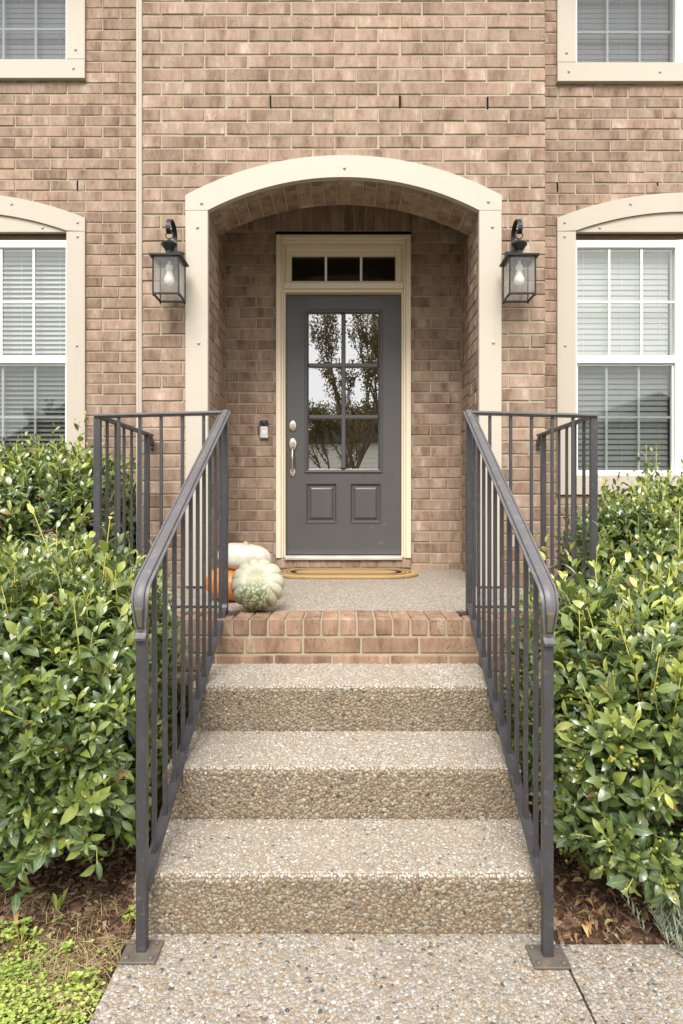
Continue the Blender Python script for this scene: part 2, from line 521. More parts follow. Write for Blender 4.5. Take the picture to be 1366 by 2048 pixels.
class MB:
    def __init__(s):
        s.V, s.F, s.T = [], [], []

    def add(s, V, F, tint=0.0):
        b = len(s.V)
        s.V.extend([tuple(v) for v in V])
        for f in F:
            s.F.append(tuple(i + b for i in f))
            s.T.append(tint)
        return s

    def box(s, x0, x1, y0, y1, z0, z1, b=0.0, tint=0.0, mat=None):
        if x1 < x0: x0, x1 = x1, x0
        if y1 < y0: y0, y1 = y1, y0
        if z1 < z0: z0, z1 = z1, z0
        X, Y, Z = (x0, x1), (y0, y1), (z0, z1)
        if b <= 0:
            V = [(X[i], Y[j], Z[k]) for i in (0, 1) for j in (0, 1) for k in (0, 1)]
            F = [(0, 1, 3, 2), (4, 6, 7, 5), (0, 4, 5, 1), (2, 3, 7, 6), (0, 2, 6, 4), (1, 5, 7, 3)]
        else:
            b = min(b, (x1 - x0) * .45, (y1 - y0) * .45, (z1 - z0) * .45)
            V, idx = [], {}
            for i in (0, 1):
                for j in (0, 1):
                    for k in (0, 1):
                        cx, cy, cz = X[i], Y[j], Z[k]
                        sx, sy, sz = (b if i == 0 else -b), (b if j == 0 else -b), (b if k == 0 else -b)
                        idx[i, j, k] = len(V)
                        V += [(cx, cy + sy, cz + sz), (cx + sx, cy, cz + sz), (cx + sx, cy + sy, cz)]
            g = lambda i, j, k, a: idx[i, j, k] + a
            F = []
            for i in (0, 1):
                f = [g(i, 0, 0, 0), g(i, 0, 1, 0), g(i, 1, 1, 0), g(i, 1, 0, 0)]
                F.append(tuple(f if i == 0 else f[::-1]))
                f = [g(0, i, 0, 1), g(1, i, 0, 1), g(1, i, 1, 1), g(0, i, 1, 1)]
                F.append(tuple(f if i == 0 else f[::-1]))
                f = [g(0, 0, i, 2), g(0, 1, i, 2), g(1, 1, i, 2), g(1, 0, i, 2)]
                F.append(tuple(f if i == 0 else f[::-1]))
            for p in (0, 1):
                for q in (0, 1):
                    F.append((g(p, q, 0, 0), g(p, q, 1, 0), g(p, q, 1, 1), g(p, q, 0, 1)))
                    F.append((g(p, 0, q, 0), g(p, 1, q, 0), g(p, 1, q, 2), g(p, 0, q, 2)))
                    F.append((g(0, p, q, 1), g(1, p, q, 1), g(1, p, q, 2), g(0, p, q, 2)))
            for i in (0, 1):
                for j in (0, 1):
                    for k in (0, 1):
                        F.append((g(i, j, k, 0), g(i, j, k, 1), g(i, j, k, 2)))
        if mat is not None:
            V = [mat @ Vector(v) for v in V]
        return s.add(V, F, tint)

    def prism(s, poly, y0, y1, tint=0.0, axis='Y'):
        """extrude a polygon; axis Y: poly is (x, z); axis X: poly is (y, z); axis Z: poly is (x, y)"""
        n = len(poly)
        if axis == 'Y':
            V = [(p[0], y0, p[1]) for p in poly] + [(p[0], y1, p[1]) for p in poly]
        elif axis == 'X':
            V = [(y0, p[0], p[1]) for p in poly] + [(y1, p[0], p[1]) for p in poly]
        else:
            V = [(p[0], p[1], y0) for p in poly] + [(p[0], p[1], y1) for p in poly]
        F = [tuple(range(n)), tuple(range(2 * n - 1, n - 1, -1))]
        F += [(i, i + n, (i + 1) % n + n, (i + 1) % n) for i in range(n)]
        return s.add(V, F, tint)

    def strip(s, inner, outer, y0, y1, tint=0.0):
        """arch band between two (x, z) polylines of equal length, from y0 (front) to y1"""
        n = len(inner)
        V = [(p[0], y0, p[1]) for p in inner] + [(p[0], y0, p[1]) for p in outer]
        V += [(p[0], y1, p[1]) for p in inner] + [(p[0], y1, p[1]) for p in outer]
        F = []
        for i in range(n - 1):
            F.append((i, i + 1, n + i + 1, n + i))
            F.append((2 * n + i, 3 * n + i, 3 * n + i + 1, 2 * n + i + 1))
            F.append((i, 2 * n + i, 2 * n + i + 1, i + 1))
            F.append((n + i, n + i + 1, 3 * n + i + 1, 3 * n + i))
        F.append((0, n, 3 * n, 2 * n))
        F.append((n - 1, 3 * n - 1, 4 * n - 1, 2 * n - 1)[::-1] if False else (n - 1, 3 * n - 1, 4 * n - 1, 2 * n - 1))
        return s.add(V, F, tint)

    def tube(s, path, rad, n=8, tint=0.0, cap=True):
        path = [Vector(p) for p in path]
        rads = rad if isinstance(rad, (list, tuple)) else [rad] * len(path)
        V, F = [], []
        prev = None
        for i, p in enumerate(path):
            t = (path[min(i + 1, len(path) - 1)] - path[max(i - 1, 0)]).normalized()
            if prev is None:
                a = t.orthogonal().normalized()
            else:
                a = (prev - t * prev.dot(t)).normalized()
            prev = a
            b = t.cross(a)
            for k in range(n):
                th = 2 * math.pi * k / n
                V.append(p + (a * math.cos(th) + b * math.sin(th)) * rads[i])
        for i in range(len(path) - 1):
            for k in range(n):
                F.append((i * n + k, i * n + (k + 1) % n, (i + 1) * n + (k + 1) % n, (i + 1) * n + k))
        if cap:
            F.append(tuple(range(n))[::-1])
            F.append(tuple(range((len(path) - 1) * n, len(path) * n)))
        return s.add(V, F, tint)

    def lathe(s, prof, c, n=24, mat=None, tint=0.0):
        """prof: (radius, height) pairs; around z through c, or in the frame mat"""
        V, F = [], []
        for (r, h) in prof:
            for k in range(n):
                th = 2 * math.pi * k / n
                v = Vector((r * math.cos(th), r * math.sin(th), h))
                if mat is not None:
                    v = mat @ v
                V.append(v + Vector(c))
        for i in range(len(prof) - 1):
            for k in range(n):
                F.append((i * n + k, i * n + (k + 1) % n, (i + 1) * n + (k + 1) % n, (i + 1) * n + k))
        F.append(tuple(range(n))[::-1])
        F.append(tuple(range((len(prof) - 1) * n, len(prof) * n)))
        return s.add(V, F, tint)

    def sweep(s, path, prof, side, scales=None, tint=0.0, closed_prof=True):
        """sweep prof (a along side, b along up) over path; side is a fixed horizontal unit vector"""
        path = [Vector(p) for p in path]
        side = Vector(side).normalized()
        n = len(prof)
        V, F = [], []
        for i, p in enumerate(path):
            t = (path[min(i + 1, len(path) - 1)] - path[max(i - 1, 0)]).normalized()
            up = side.cross(t).normalized()
            if up.z < -0.9 and False:
                up = -up
            sca = scales[i] if scales else (1, 1)
            for (a, b) in prof:
                V.append(p + side * (a * sca[0]) + up * (b * sca[1]))
        for i in range(len(path) - 1):
            for k in range(n):
                F.append((i * n + k, i * n + (k + 1) % n, (i + 1) * n + (k + 1) % n, (i + 1) * n + k))
        F.append(tuple(range(n))[::-1])
        F.append(tuple(range((len(path) - 1) * n, len(path) * n)))
        return s.add(V, F, tint)

    def build(s, name, mat, parent=None, smooth=False, tints=False, fixn=True):
        o = mesh_np(name, s.V, s.F, mat, parent, smooth, s.T if tints else None)
        if fixn:
            bm = bmesh.new()
            bm.from_mesh(o.data)
            bmesh.ops.recalc_face_normals(bm, faces=bm.faces)
            bm.to_mesh(o.data)
            bm.free()
        if smooth == 'auto':
            o.data.set_sharp_from_angle(angle=R(35))
        return o


def arc_pts(half, zs, ztop, n=40, x0=0.0):
    """circular arch through (+-half, zs) with crown ztop"""
    rise = ztop - zs
    rad = (half * half + rise * rise) / (2 * rise)
    zc = ztop - rad
    a = math.asin(min(1, half / rad))
    return [(x0 + rad * math.sin(-a + 2 * a * i / n), zc + rad * math.cos(-a + 2 * a * i / n)) for i in range(n + 1)]


def arc_z(x, half, zs, ztop):
    rise = ztop - zs
    rad = (half * half + rise * rise) / (2 * rise)
    return ztop - rad + math.sqrt(max(0, rad * rad - x * x))


# ------------------------------------------------------------------ ground and path (setting)
Y1, Y2, Y3, Y4 = 1.858, 2.186, 2.538, 2.900        # risers
Z1, Z2, Z3, ZL = 0.175, 0.354, 0.534, 0.738        # treads and landing edge
BAY, WING, BACK = 3.89, 4.83, 4.85                 # brick planes

g = MB()
g.add([(-300, -300, -0.09), (300, -300, -0.09), (300, 300, -0.09), (-300, 300, -0.09)], [(0, 1, 2, 3)])
tag(g.build('ground', 'lawn'), kind='structure')


def grid_sheet(name, x0, x1, y0, y1, step, zf, mat):
    nx, ny = max(2, int((x1 - x0) / step)), max(2, int((y1 - y0) / step))
    V, F = [], []
    for j in range(ny + 1):
        for i in range(nx + 1):
            x, y = x0 + (x1 - x0) * i / nx, y0 + (y1 - y0) * j / ny
            V.append((x, y, zf(x, y)))
    for j in range(ny):
        for i in range(nx):
            a = j * (nx + 1) + i
            F.append((a, a + 1, a + nx + 2, a + nx + 1))
    o = mesh_np(name, V, F, mat, None, True)
    return tag(o, kind='structure')


def soil_z(x, y):
    n = noise.noise(Vector((x * 3, y * 3, 1.3))) * 0.02 + noise.noise(Vector((x * 14, y * 14, 4.1))) * 0.010
    lift = 0.035 * min(1, max(0, (y - 1.9) / 0.6))
    return -0.020 + n + lift


grid_sheet('flower_bed', -3.6, -0.605, 1.2, 4.9, 0.035, soil_z, 'soil')
grid_sheet('flower_bed', 0.605, 3.6, 1.82, 4.9, 0.035, soil_z, 'soil')


def slab(name, poly, z0, z1, mat):
    m = MB()
    m.prism(poly, z0, z1, axis='Z')
    return tag(m.build(name, mat), kind='structure')


slab('path', [(-0.612, -2.0), (0.604, -2.0), (0.604, Y1 + 0.06), (-0.612, Y1 + 0.06)], -0.10, 0.0, 'aggregate')
slab('path', [(0.613, -2.0), (3.4, -2.0), (3.4, 1.822), (0.613, 1.824)], -0.10, -0.004, 'aggregate')
slab('bounce_slab', [(-5.0, -8.4), (6.0, -8.4), (6.0, -2.02), (-5.0, -2.02)], -0.10, -0.012, 'aggregate')  # unseen pale slab behind the camera, added to bounce light into the alcove
slab('path_joint', [(0.604, -2.0), (0.613, -2.0), (0.613, 1.83), (0.604, 1.83)], -0.10, -0.013, 'soil')


# -------- embedded stones -------------------------------------------------
def dome_template():
    V = [(0, 0, 1.0)]
    for k in range(6):
        a = k * math.pi / 3
        V.append((0.62 * math.cos(a), 0.62 * math.sin(a), 0.80))
    for k in range(6):
        a = k * math.pi / 3 + 0.25
        V.append((math.cos(a), math.sin(a), -0.1))
    F = [(0, 1 + k, 1 + (k + 1) % 6) for k in range(6)]
    F += [(1 + k, 7 + k, 7 + (k + 1) % 6, 1 + (k + 1) % 6) for k in range(6)]
    return np.array(V), F


DOME_V, DOME_F = dome_template()


def scatter_template(TV, TF, O, AX, BX, NX):
    """copies of a template: O origins (n,3); AX, BX, NX scaled axes (n,3)"""
    n, k = len(O), len(TV)
    V = (O[:, None, :] + TV[None, :, 0:1] * AX[:, None, :] + TV[None, :, 1:2] * BX[:, None, :]
         + TV[None, :, 2:3] * NX[:, None, :]).reshape(-1, 3)
    F = []
    for i in range(n):
        b = i * k
        F.extend([tuple(j + b for j in f) for f in TF])
    return V, F


def pebbles(name, patches, parent, size=(0.0045, 0.0095), density=7000, mat='pebble', height=0.5):
    """patches: (origin, u vector, v vector) rectangles; one mesh of embedded stones"""
    Os, As, Bs, Ns, Ts = [], [], [], [], []
    for (o, u, v) in patches:
        o, u, v = map(lambda q: np.array(q, float), (o, u, v))
        lu, lv = np.linalg.norm(u), np.linalg.norm(v)
        eu, ev = u / lu, v / lv
        nn = np.cross(eu, ev)
        cell = 1 / math.sqrt(density)
        iu, iv = int(lu / cell), int(lv / cell)
        gu, gv = np.meshgrid((np.arange(iu) + 0.5) / iu, (np.arange(iv) + 0.5) / iv)
        gu = (gu + nr.uniform(-0.55, 0.55, gu.shape) / iu).clip(0.001, 0.999).ravel()
        gv = (gv + nr.uniform(-0.55, 0.55, gv.shape) / iv).clip(0.001, 0.999).ravel()
        n = len(gu)
        r = size[0] + (size[1] - size[0]) * nr.random(n) ** 1.6
        th = nr.random(n) * 6.283
        ar = nr.uniform(0.55, 0.95, n)
        tl = nr.normal(0, 0.16, (n, 2))
        P = o + gu[:, None] * u + gv[:, None] * v
        a = np.cos(th)[:, None] * eu + np.sin(th)[:, None] * ev
        b = -np.sin(th)[:, None] * eu + np.cos(th)[:, None] * ev
        N = nn + tl[:, :1] * a + tl[:, 1:] * b
        Os.append(P - nn * 0.001)
        As.append(a * r[:, None])
        Bs.append(b * (r * ar)[:, None])
        Ns.append(N * (r * height * nr.uniform(0.5, 1.1, n))[:, None])
        Ts.append(nr.random(n))
    O, A, B, N, T = map(np.concatenate, (Os, As, Bs, Ns, Ts))
    V, F = scatter_template(DOME_V, DOME_F, O, A, B, N)
    ob = mesh_np(name, V, F, mat, parent, True, np.repeat(T, len(DOME_F)))
    return tag(ob, kind='stuff')


tag(pebbles('path_stones', [((-0.609, 1.15, 0.0), (1.21, 0, 0), (0, Y1 - 1.15, 0)),
                            ((0.616, 1.15, -0.004), (1.0, 0, 0), (0, 0.67, 0))], None,
            (0.0040, 0.0100), 10500, 'pebble_path'),
    'pale pebbles set in the concrete path', 'pebbles', kind='stuff')

# ------------------------------------------------------------------ concrete steps
steps = thing('concrete_steps', 'three exposed pebble concrete steps leading up to the brick landing', 'steps', (0, Y1, 0))
HW = 0.606


def step_profile(yf, z0, z1, yb):
    r = 0.018
    p = [(yb, z0), (yf + 0.008, z0), (yf, z1 - r)]
    for k in range(1, 5):
        a = k * math.pi / 8
        p.append((yf + r - r * math.cos(a), z1 - r + r * math.sin(a)))
    p.append((yb, z1))
    return p


for (yf, z0, z1) in ((Y1, -0.05, Z1), (Y2, Z1 - 0.02, Z2), (Y3, Z2 - 0.02, Z3)):
    m = MB()
    m.prism(step_profile(yf, z0, z1, Y4 + 0.02), -HW, HW, axis='X')
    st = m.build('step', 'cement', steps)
    st.data.materials.append(M['cement_worn_lit'])
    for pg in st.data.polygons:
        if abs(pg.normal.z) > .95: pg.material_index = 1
    yb = {Y1: Y2, Y2: Y3, Y3: Y4}[yf]
    zb = max(z0 + 0.02, 0.0)
    if z0 < 0: zb = 0.0
    pebbles('tread_stones', [((-HW, yf + 0.014, z1), (2 * HW, 0, 0), (0, yb - yf - 0.004, 0))], st, (0.0038, 0.0082), 17000)
    pebbles('nosing_stones', [((-HW, yf - 0.0005, z1 - 0.0195), (2 * HW, 0, 0), (0, 0.0055, 0.0145)),
                              ((-HW, yf + 0.0048, z1 - 0.0050), (2 * HW, 0, 0), (0, 0.0120, 0.0055))], st, (0.0040, 0.0075), 24000)
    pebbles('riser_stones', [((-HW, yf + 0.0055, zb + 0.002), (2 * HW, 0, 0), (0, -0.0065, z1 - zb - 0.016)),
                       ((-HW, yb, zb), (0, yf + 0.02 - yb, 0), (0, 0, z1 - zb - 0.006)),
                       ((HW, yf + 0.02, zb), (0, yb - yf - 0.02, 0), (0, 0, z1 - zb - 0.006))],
            st, (0.0036, 0.0098), 17000, 'pebble_grimy_shaded', .42)
# moss and grit in the joint at the foot of each riser
pebbles('moss', [((-HW, y - 0.006, z + 0.001), (2 * HW, 0, 0), (0, 0.020, 0.004)) for (y, z) in ((Y1, 0.0), (Y2, Z1), (Y3, Z2))],
        steps, (0.002, 0.0050), 9000, 'moss', 0.6)

# ------------------------------------------------------------------ bricks
CO, JT, MOD = 0.081, 0.010, 0.264
BRICKS = []        # (wall object, matrix 3x3 columns, centre, w, h, pixel area)


def brick_geo(w, h, seed, rough=1.0):
    """a brick front: x along, z up, y towards the wall; front face at y = 0"""
    q = random.Random(seed)
    pts = []
    nx = 3 if w > 0.12 else 1
    nz = 1 if h < 0.12 else 3
    for i in range(nx): pts.append((-w / 2 + w * i / nx, -h / 2))
    for i in range(nz): pts.append((w / 2, -h / 2 + h * i / nz))
    for i in range(nx): pts.append((w / 2 - w * i / nx, h / 2))
    for i in range(nz): pts.append((-w / 2, h / 2 - h * i / nz))
    n = len(pts)
    d0 = q.uniform(-0.0015, 0.002) * rough
    tx, tz = q.uniform(-0.010, 0.010), q.uniform(-0.03, 0.03)
    V = []
    for (x, z) in pts:
        jx, jz = q.uniform(-0.0012, 0.0012), q.uniform(-0.0018, 0.0018)
        V.append((x + jx, 0.020, z + jz))
    for (x, z) in pts:
        jx, jz = q.uniform(-0.0012, 0.0012), q.uniform(-0.0018, 0.0018)
        V.append((x + jx, 0.004 + d0, z + jz))
    for (x, z) in pts:
        ins = 0.0025 + q.random() * 0.0018
        sx = -ins if x > 0.001 else ins if x < -0.001 else 0
        sz = -ins if z > 0.001 else ins if z < -0.001 else 0
        y = d0 + tx * x + tz * z + q.uniform(-0.0006, 0.0006)
        V.append((x + sx, y, z + sz))
    F = []
    for i in range(n):
        j = (i + 1) % n
        F.append((i, j, n + j, n + i))
        F.append((n + i, n + j, 2 * n + j, 2 * n + i))
    F.append(tuple(range(2 * n, 3 * n)))
    return V, F


def subtract(rects, op):
    a, b, c, d = op
    out = []
    for (u0, u1, v0, v1) in rects:
        if u1 <= a or u0 >= b or v1 <= c or v0 >= d:
            out.append((u0, u1, v0, v1))
            continue
        if u0 < a: out.append((u0, a, v0, v1))
        if u1 > b: out.append((b, u1, v0, v1))
        m0, m1 = max(u0, a), min(u1, b)
        if v0 < c: out.append((m0, m1, v0, c))
        if v1 > d: out.append((m0, m1, d, v1))
    return [r for r in out if r[1] - r[0] > 0.016 and r[3] - r[2] > 0.012]


def lay(wall, org, U, N, u0, u1, v0, v1, pu, pv, openings=(), clip=None, weight=1.0):
    """running bond on a wall plane through org; u along U, v = world z"""
    U, N = Vector(U), Vector(N)
    rot = Matrix((U, -N, Vector((0, 0, 1)))).transposed()
    k0 = math.floor((v0 - pv) / CO)
    k1 = math.ceil((v1 - pv) / CO)
    for k in range(k0, k1):
        a, b = pv + k * CO + JT / 2, pv + (k + 1) * CO - JT / 2
        a, b = max(a, v0), min(b, v1)
        if b - a < 0.012: continue
        off = pu + (k % 2) * MOD / 2
        i0 = math.floor((u0 - off) / MOD) - 1
        i1 = math.ceil((u1 - off) / MOD) + 1
        for i in range(i0, i1):
            x0, x1 = off + i * MOD + JT / 2, off + (i + 1) * MOD - JT / 2
            wob = rnd.uniform(-0.003, 0.003)
            x0, x1 = max(x0 + wob, u0), min(x1 + wob + rnd.uniform(-0.002, 0.002), u1)
            if x1 - x0 < 0.016: continue
            rects = [(x0, x1, a + rnd.uniform(-.0012, .0012), b + rnd.uniform(-.0012, .0012))]
            for op in openings:
                rects = subtract(rects, op)
            if clip:
                rects = [r for r in (clip(r) for r in rects) if r]
            for (p, q, c, d) in rects:
                ctr = Vector(org) + U * ((p + q) / 2) + Vector((0, 0, (c + d) / 2))
                BRICKS.append((wall, rot, ctr, q - p, d - c, (q - p) * (d - c) / ctr.y ** 2 * weight))


house = thing('brick_house', 'tan brick house front with cream arched doorway and trimmed windows', 'house', (0, BAY, 0))

# bay (projecting entrance wall) -------------------------------------------
BX0, BX1 = -1.223, 1.227
OH, OZS, OZT = 0.832, 3.045, 3.250          # rough opening hidden behind the trim
mj = 0.0058                                 # joint recess
TOP = 5.70
arch = arc_pts(OH, OZS, OZT, 40)
m = MB()
m.box(BX0 + .004, -OH, BAY + mj, 4.245, 0.0, OZS)
m.box(OH, BX1 - .004, BAY + mj, 4.245, 0.0, OZS)
poly_lo = arch
m.strip(poly_lo, [(x, TOP) for (x, z) in poly_lo], BAY + mj, 4.245)
m.box(BX0 + .004, -OH, BAY + mj, 4.245, OZS, TOP)
m.box(OH, BX1 - .004, BAY + mj, 4.245, OZS, TOP)
m.box(BX0 + .004, -0.895, 4.245, WING, 0.0, TOP)           # returns to the main wall
m.box(0.895, BX1 - .004, 4.245, WING, 0.0, TOP)
m.box(-0.95, 0.95, 4.245, BACK + .2, 3.72, 3.80)           # alcove ceiling
bay = m.build('bay_wall', 'mortar', house)


def bay_clip(r):
    p, q, c, d = r
    if d < OZS: return r
    if q <= -OH or p >= OH: return r
    xs = [max(-OH, min(OH, p + (q - p) * k / 4)) for k in range(5)]
    z = max(arc_z(x, OH, OZS, OZT) for x in xs) + 0.015
    c = max(c, z)
    return (p, q, c, d) if d - c > 0.012 else None


PV_BAY = 3.670
ROW_END = 0.0
lay(bay, (0, BAY, 0), (1, 0, 0), (0, -1, 0), BX0, BX1, 0.70, TOP, 0.343, PV_BAY,
    [(-OH, OH, -1, OZS)], bay_clip)
# outer sides of the bay
lay(bay, (BX0 + 0.001, 0, 0), (0, -1, 0), (-1, 0, 0), -WING, -BAY - 0.12, 0.30, TOP, 0.1, PV_BAY, weight=0.001)
lay(bay, (BX1 - 0.001, 0, 0), (0, 1, 0), (1, 0, 0), BAY + 0.012, WING, 0.30, TOP, 0.1, PV_BAY, weight=0.001)
# reveals of the arch and inner alcove sides
for sx in (-1, 1):
    U = (0, -sx, 0)
    a, b = sorted((-sx * (BAY + .02), -sx * 4.243))
    lay(bay, (sx * (OH - mj), 0, 0), U, (-sx, 0, 0), a, b, ZL, OZS - .004, -sx * (BAY + .115), PV_BAY, weight=0.12)
    a, b = sorted((-sx * 4.25, -sx * (BACK - .012)))
    lay(bay, (sx * (0.895 - mj), 0, 0), U, (-sx, 0, 0), a, b, ZL, 3.7, -sx * 4.3, PV_BAY, weight=0.08)

# arch soffit: two rings of bricks on edge
soff = MB()
rise = OZT - OZS
rad = (OH ** 2 + rise ** 2) / (2 * rise)
zc = OZT - rad
half_a = math.asin(OH / rad)
nb = 21
for i in range(nb):
    a = -half_a + 2 * half_a * (i + 0.5) / nb
    wd = 2 * half_a * rad / nb - 0.0105
    for (y0, y1) in ((BAY + 0.02, 3.985), (3.993, 4.240)):
        V, F = brick_geo(y1 - y0, wd, 900 + i * 3 + int(y0 * 10))
        M3 = Matrix(((0, math.sin(a), math.cos(a)), (1, 0, 0), (0, math.cos(a), -math.sin(a))))
        cpt = Vector((math.sin(a) * (rad - 0.0055), (y0 + y1) / 2, zc + math.cos(a) * (rad - 0.0055)))
        soff.add([M3 @ Vector(v) + cpt for v in V], F, rnd.random())
tag(soff.build('arch_brickwork', 'brick', bay, tints=True), kind='stuff')

# alcove back wall ----------------------------------------------------------
DFX = 0.510
m = MB()
m.box(-0.96, -DFX, BACK + mj, BACK + .15, 0.3, 3.80)
m.box(DFX, 0.96, BACK + mj, BACK + .15, 0.3, 3.80)
m.box(-DFX, DFX, BACK + mj, BACK + .15, 3.337, 3.80)
m.box(-DFX, DFX, BACK + mj, BACK + .15, 0.3, 0.862)
alc = m.build('alcove_wall', 'mortar', house)
lay(alc, (0, BACK, 0), (1, 0, 0), (0, -1, 0), -0.888, 0.888, 0.74, 3.338, -0.66, 1.952,
    [(-DFX, DFX, 0, 4)], weight=0.9)
sol = MB()
x = -0.885
while x < 0.87:
    V, F = brick_geo(0.071, 0.235, int(x * 1000) + 77)
    sol.add([Vector(v) + Vector((x + 0.036, BACK, 3.462)) for v in V], F, rnd.random())
    x += CO
x = -0.505
while x < 0.44:                                            # rowlock sill under the threshold
    V, F = brick_geo(0.118, 0.060, int(x * 1000) + 377)
    sol.add([Vector(v) + Vector((x + 0.062, BACK - 0.035, 0.822)) for v in V], F, rnd.random())
    x += 0.127
sol.box(-0.508, 0.508, BACK - 0.030, BACK + 0.02, 0.785, 0.860, 0.002, tint=0.4)
tag(sol.build('soldier_brickwork', 'brick', alc, tints=True), kind='stuff')
m = MB()
m.box(-0.515, 0.515, BACK + 0.001, BACK + 0.12, 3.299, 3.336)
m.build('lintel', 'dark_gap', alc)

# wings ---------------------------------------------------------------------
# window sets: centre x, trim half width, glass spans, heights
MPP = WING / 1280


def wing(x0, x1, wins, pu, pv):
    """wins: rectangles (xa, xb, za, zb) or arch-headed (… , zcorner, ztop)"""
    m = MB()
    xs = sorted({x0, x1} | {w[0] for w in wins} | {w[1] for w in wins})
    for a, b in zip(xs[:-1], xs[1:]):
        zs = 0.0
        for w in sorted([w for w in wins if w[0] <= a + 1e-6 and w[1] >= b - 1e-6], key=lambda q: q[2]):
            m.box(a, b, WING + mj, WING + .15, zs, w[2])
            zs = w[3]
        m.box(a, b, WING + mj, WING + .15, zs, TOP + .3)
    wall = m.build('wing_wall', 'mortar', house)
    lay(wall, (0, WING, 0), (1, 0, 0), (0, -1, 0), x0, x1, 0.0, TOP + .3, pu, pv, wins)
    return wall


RWX = 2.577
LWX = -2.913
HWO, HWI = 0.970, 0.830                           # trim outer / inner half widths
wings = []
wing_l = wing(-4.1, BX0 - .002, [(LWX - HWI - .03, LWX + HWI + .03, 1.40, 3.40), (LWX - HWI - .03, LWX + HWI + .03, 4.52, TOP + .3)],
              -1.82, 4.364)
wing_r = wing(BX1 + .002, 3.8, [(RWX - HWI - .03, RWX + HWI + .03, 1.40, 3.40), (RWX - HWI - .03, RWX + HWI + .03, 4.50, TOP + .3)],
              1.62, 4.340)

# ---- turn the laid bricks into objects: 300 largest alone, the rest joined per wall
order = sorted(range(len(BRICKS)), key=lambda i: -BRICKS[i][5] * (1 if 0 < BRICKS[i][2].z < 5.15 and abs(BRICKS[i][2].x) < BRICKS[i][2].y * .56 else 0.01))
solo = set(order[:300])
variants = {}
rest = {}
for i, (wall, rot, ctr, w, h, area) in enumerate(BRICKS):
    if i in solo:
        full = abs(w - 0.254) < 0.008 and abs(h - 0.071) < 0.004
        key = ('full', rnd.randrange(14)) if full else ('cut', i)
        if key not in variants:
            V, F = brick_geo(0.254 if full else w, 0.071 if full else h, key[1])
            me = bpy.data.meshes.new('brick')
            me.from_pydata(V, [], F)
            me.materials.append(M['brick'])
            variants[key] = me
        o = link_mesh('brick', variants[key], None, None, ctr)
        o.rotation_euler = rot.to_euler()
        o.parent = wall
        o.matrix_parent_inverse = Matrix.Translation(-WLOC[wall.name])
    else:
        mb = rest.setdefault(wall.name, (wall, MB()))[1]
        V, F = brick_geo(w, h, i)
        mb.add([rot @ Vector(v) + ctr for v in V], F, rnd.random())
for nm, (wall, mb) in rest.items():
    tag(mb.build('brickwork', 'brick', wall, tints=True, fixn=False), kind='stuff')

for (a, b) in ((-4.1, BX0 - .005), (BX1 + .005, 3.8)):  # unseen overhang, added and deepened to darken the wing walls
    m = MB(); m.box(a, b, 4.22, 5.2, TOP + .305, TOP + .42, .004); m.box(a, b, 4.19, 4.218, TOP + .28, TOP + .46, .004)
    m.build('shade_eave', 'trim', house)

# weep slots
for (x, z, y) in ((-0.444, 3.711, BAY), (0.343, 3.711, BAY), (0.876, 3.703, BAY), (-2.008, 3.676, WING), (1.615, 3.663, WING), (2.37, 3.658, WING)):
    m = MB()
    m.box(x - 0.0055, x + 0.0055, y - 0.001, y + .01, z - 0.036, z + 0.036)
    m.build('weep_slot', 'dark_gap', bay if y == BAY else (wing_l if x < 0 else wing_r))

# corner strip of the bay (left)
m = MB()
m.box(-1.260, -1.224, BAY - 0.004, BAY + 0.10, 0.55, TOP, 0.004)
m.box(-1.254, -1.243, BAY - 0.010, BAY, 0.55, TOP, 0.003)
m.box(-1.237, -1.229, BAY - 0.008, BAY, 0.55, TOP, 0.002)
m.build('corner_strip', 'trim', house)

# ---- doorway trim ---------------------------------------------------------
TI, TO = 0.820, 0.956
trim = empty('door_trim', (0, BAY, ZL), house)
YT0, YT1 = BAY - 0.024, BAY + 0.018
for s in (-1, 1):
    m = MB()
    m.box(s * TI, s * TO, YT0, YT1, ZL + .028, 3.0385, 0.0025)
    m.build('trim_leg', 'trim', trim)
m = MB()
inn = arc_pts(TI, 3.040, 3.240, 60)
out = arc_pts(TO, 3.130, 3.372, 60)
inn2 = [(-TO, 3.0400)] + inn + [(TO, 3.0400)]
out2 = [(-TO, 3.130)] + out + [(TO, 3.130)]
m.strip(inn2, out2, YT0, YT1)
m.build('trim_arch', 'trim', trim)


def cap(x, z, y, parent):
    m = MB()
    f = Matrix.Rotation(R(90), 3, 'X')
    m.lathe([(0.0105, 0), (0.0098, 0.004), (0.007, 0.007), (0.003, 0.0083)], (x, y, z), 10, f.to_4x4())
    m.build('screw_cap', 'trim', parent, smooth=True)


for (px, py) in ((405, 410), (689, 340), (975, 407), (397, 458), (983, 457), (399, 688), (985, 687), (396, 1172), (986, 1172)):
    cap((px - 687) * BAY / 1280, CAM_Z - (py - 1016) * BAY / 1280, YT0, trim)


# ---- windows --------------------------------------------------------------
def muntins(parent, xs, zs, x0, x1, z0, z1, y, w=0.016):
    for x in xs:
        m = MB(); m.box(x - w / 2, x + w / 2, y - .006, y + .006, z0, z1, 0.002); m.build('muntin', 'vinyl_white', parent)
    for z in zs:
        m = MB(); m.box(x0, x1, y - .0065, y + .0055, z - w / 2, z + w / 2, 0.002); m.build('muntin', 'vinyl_white', parent)


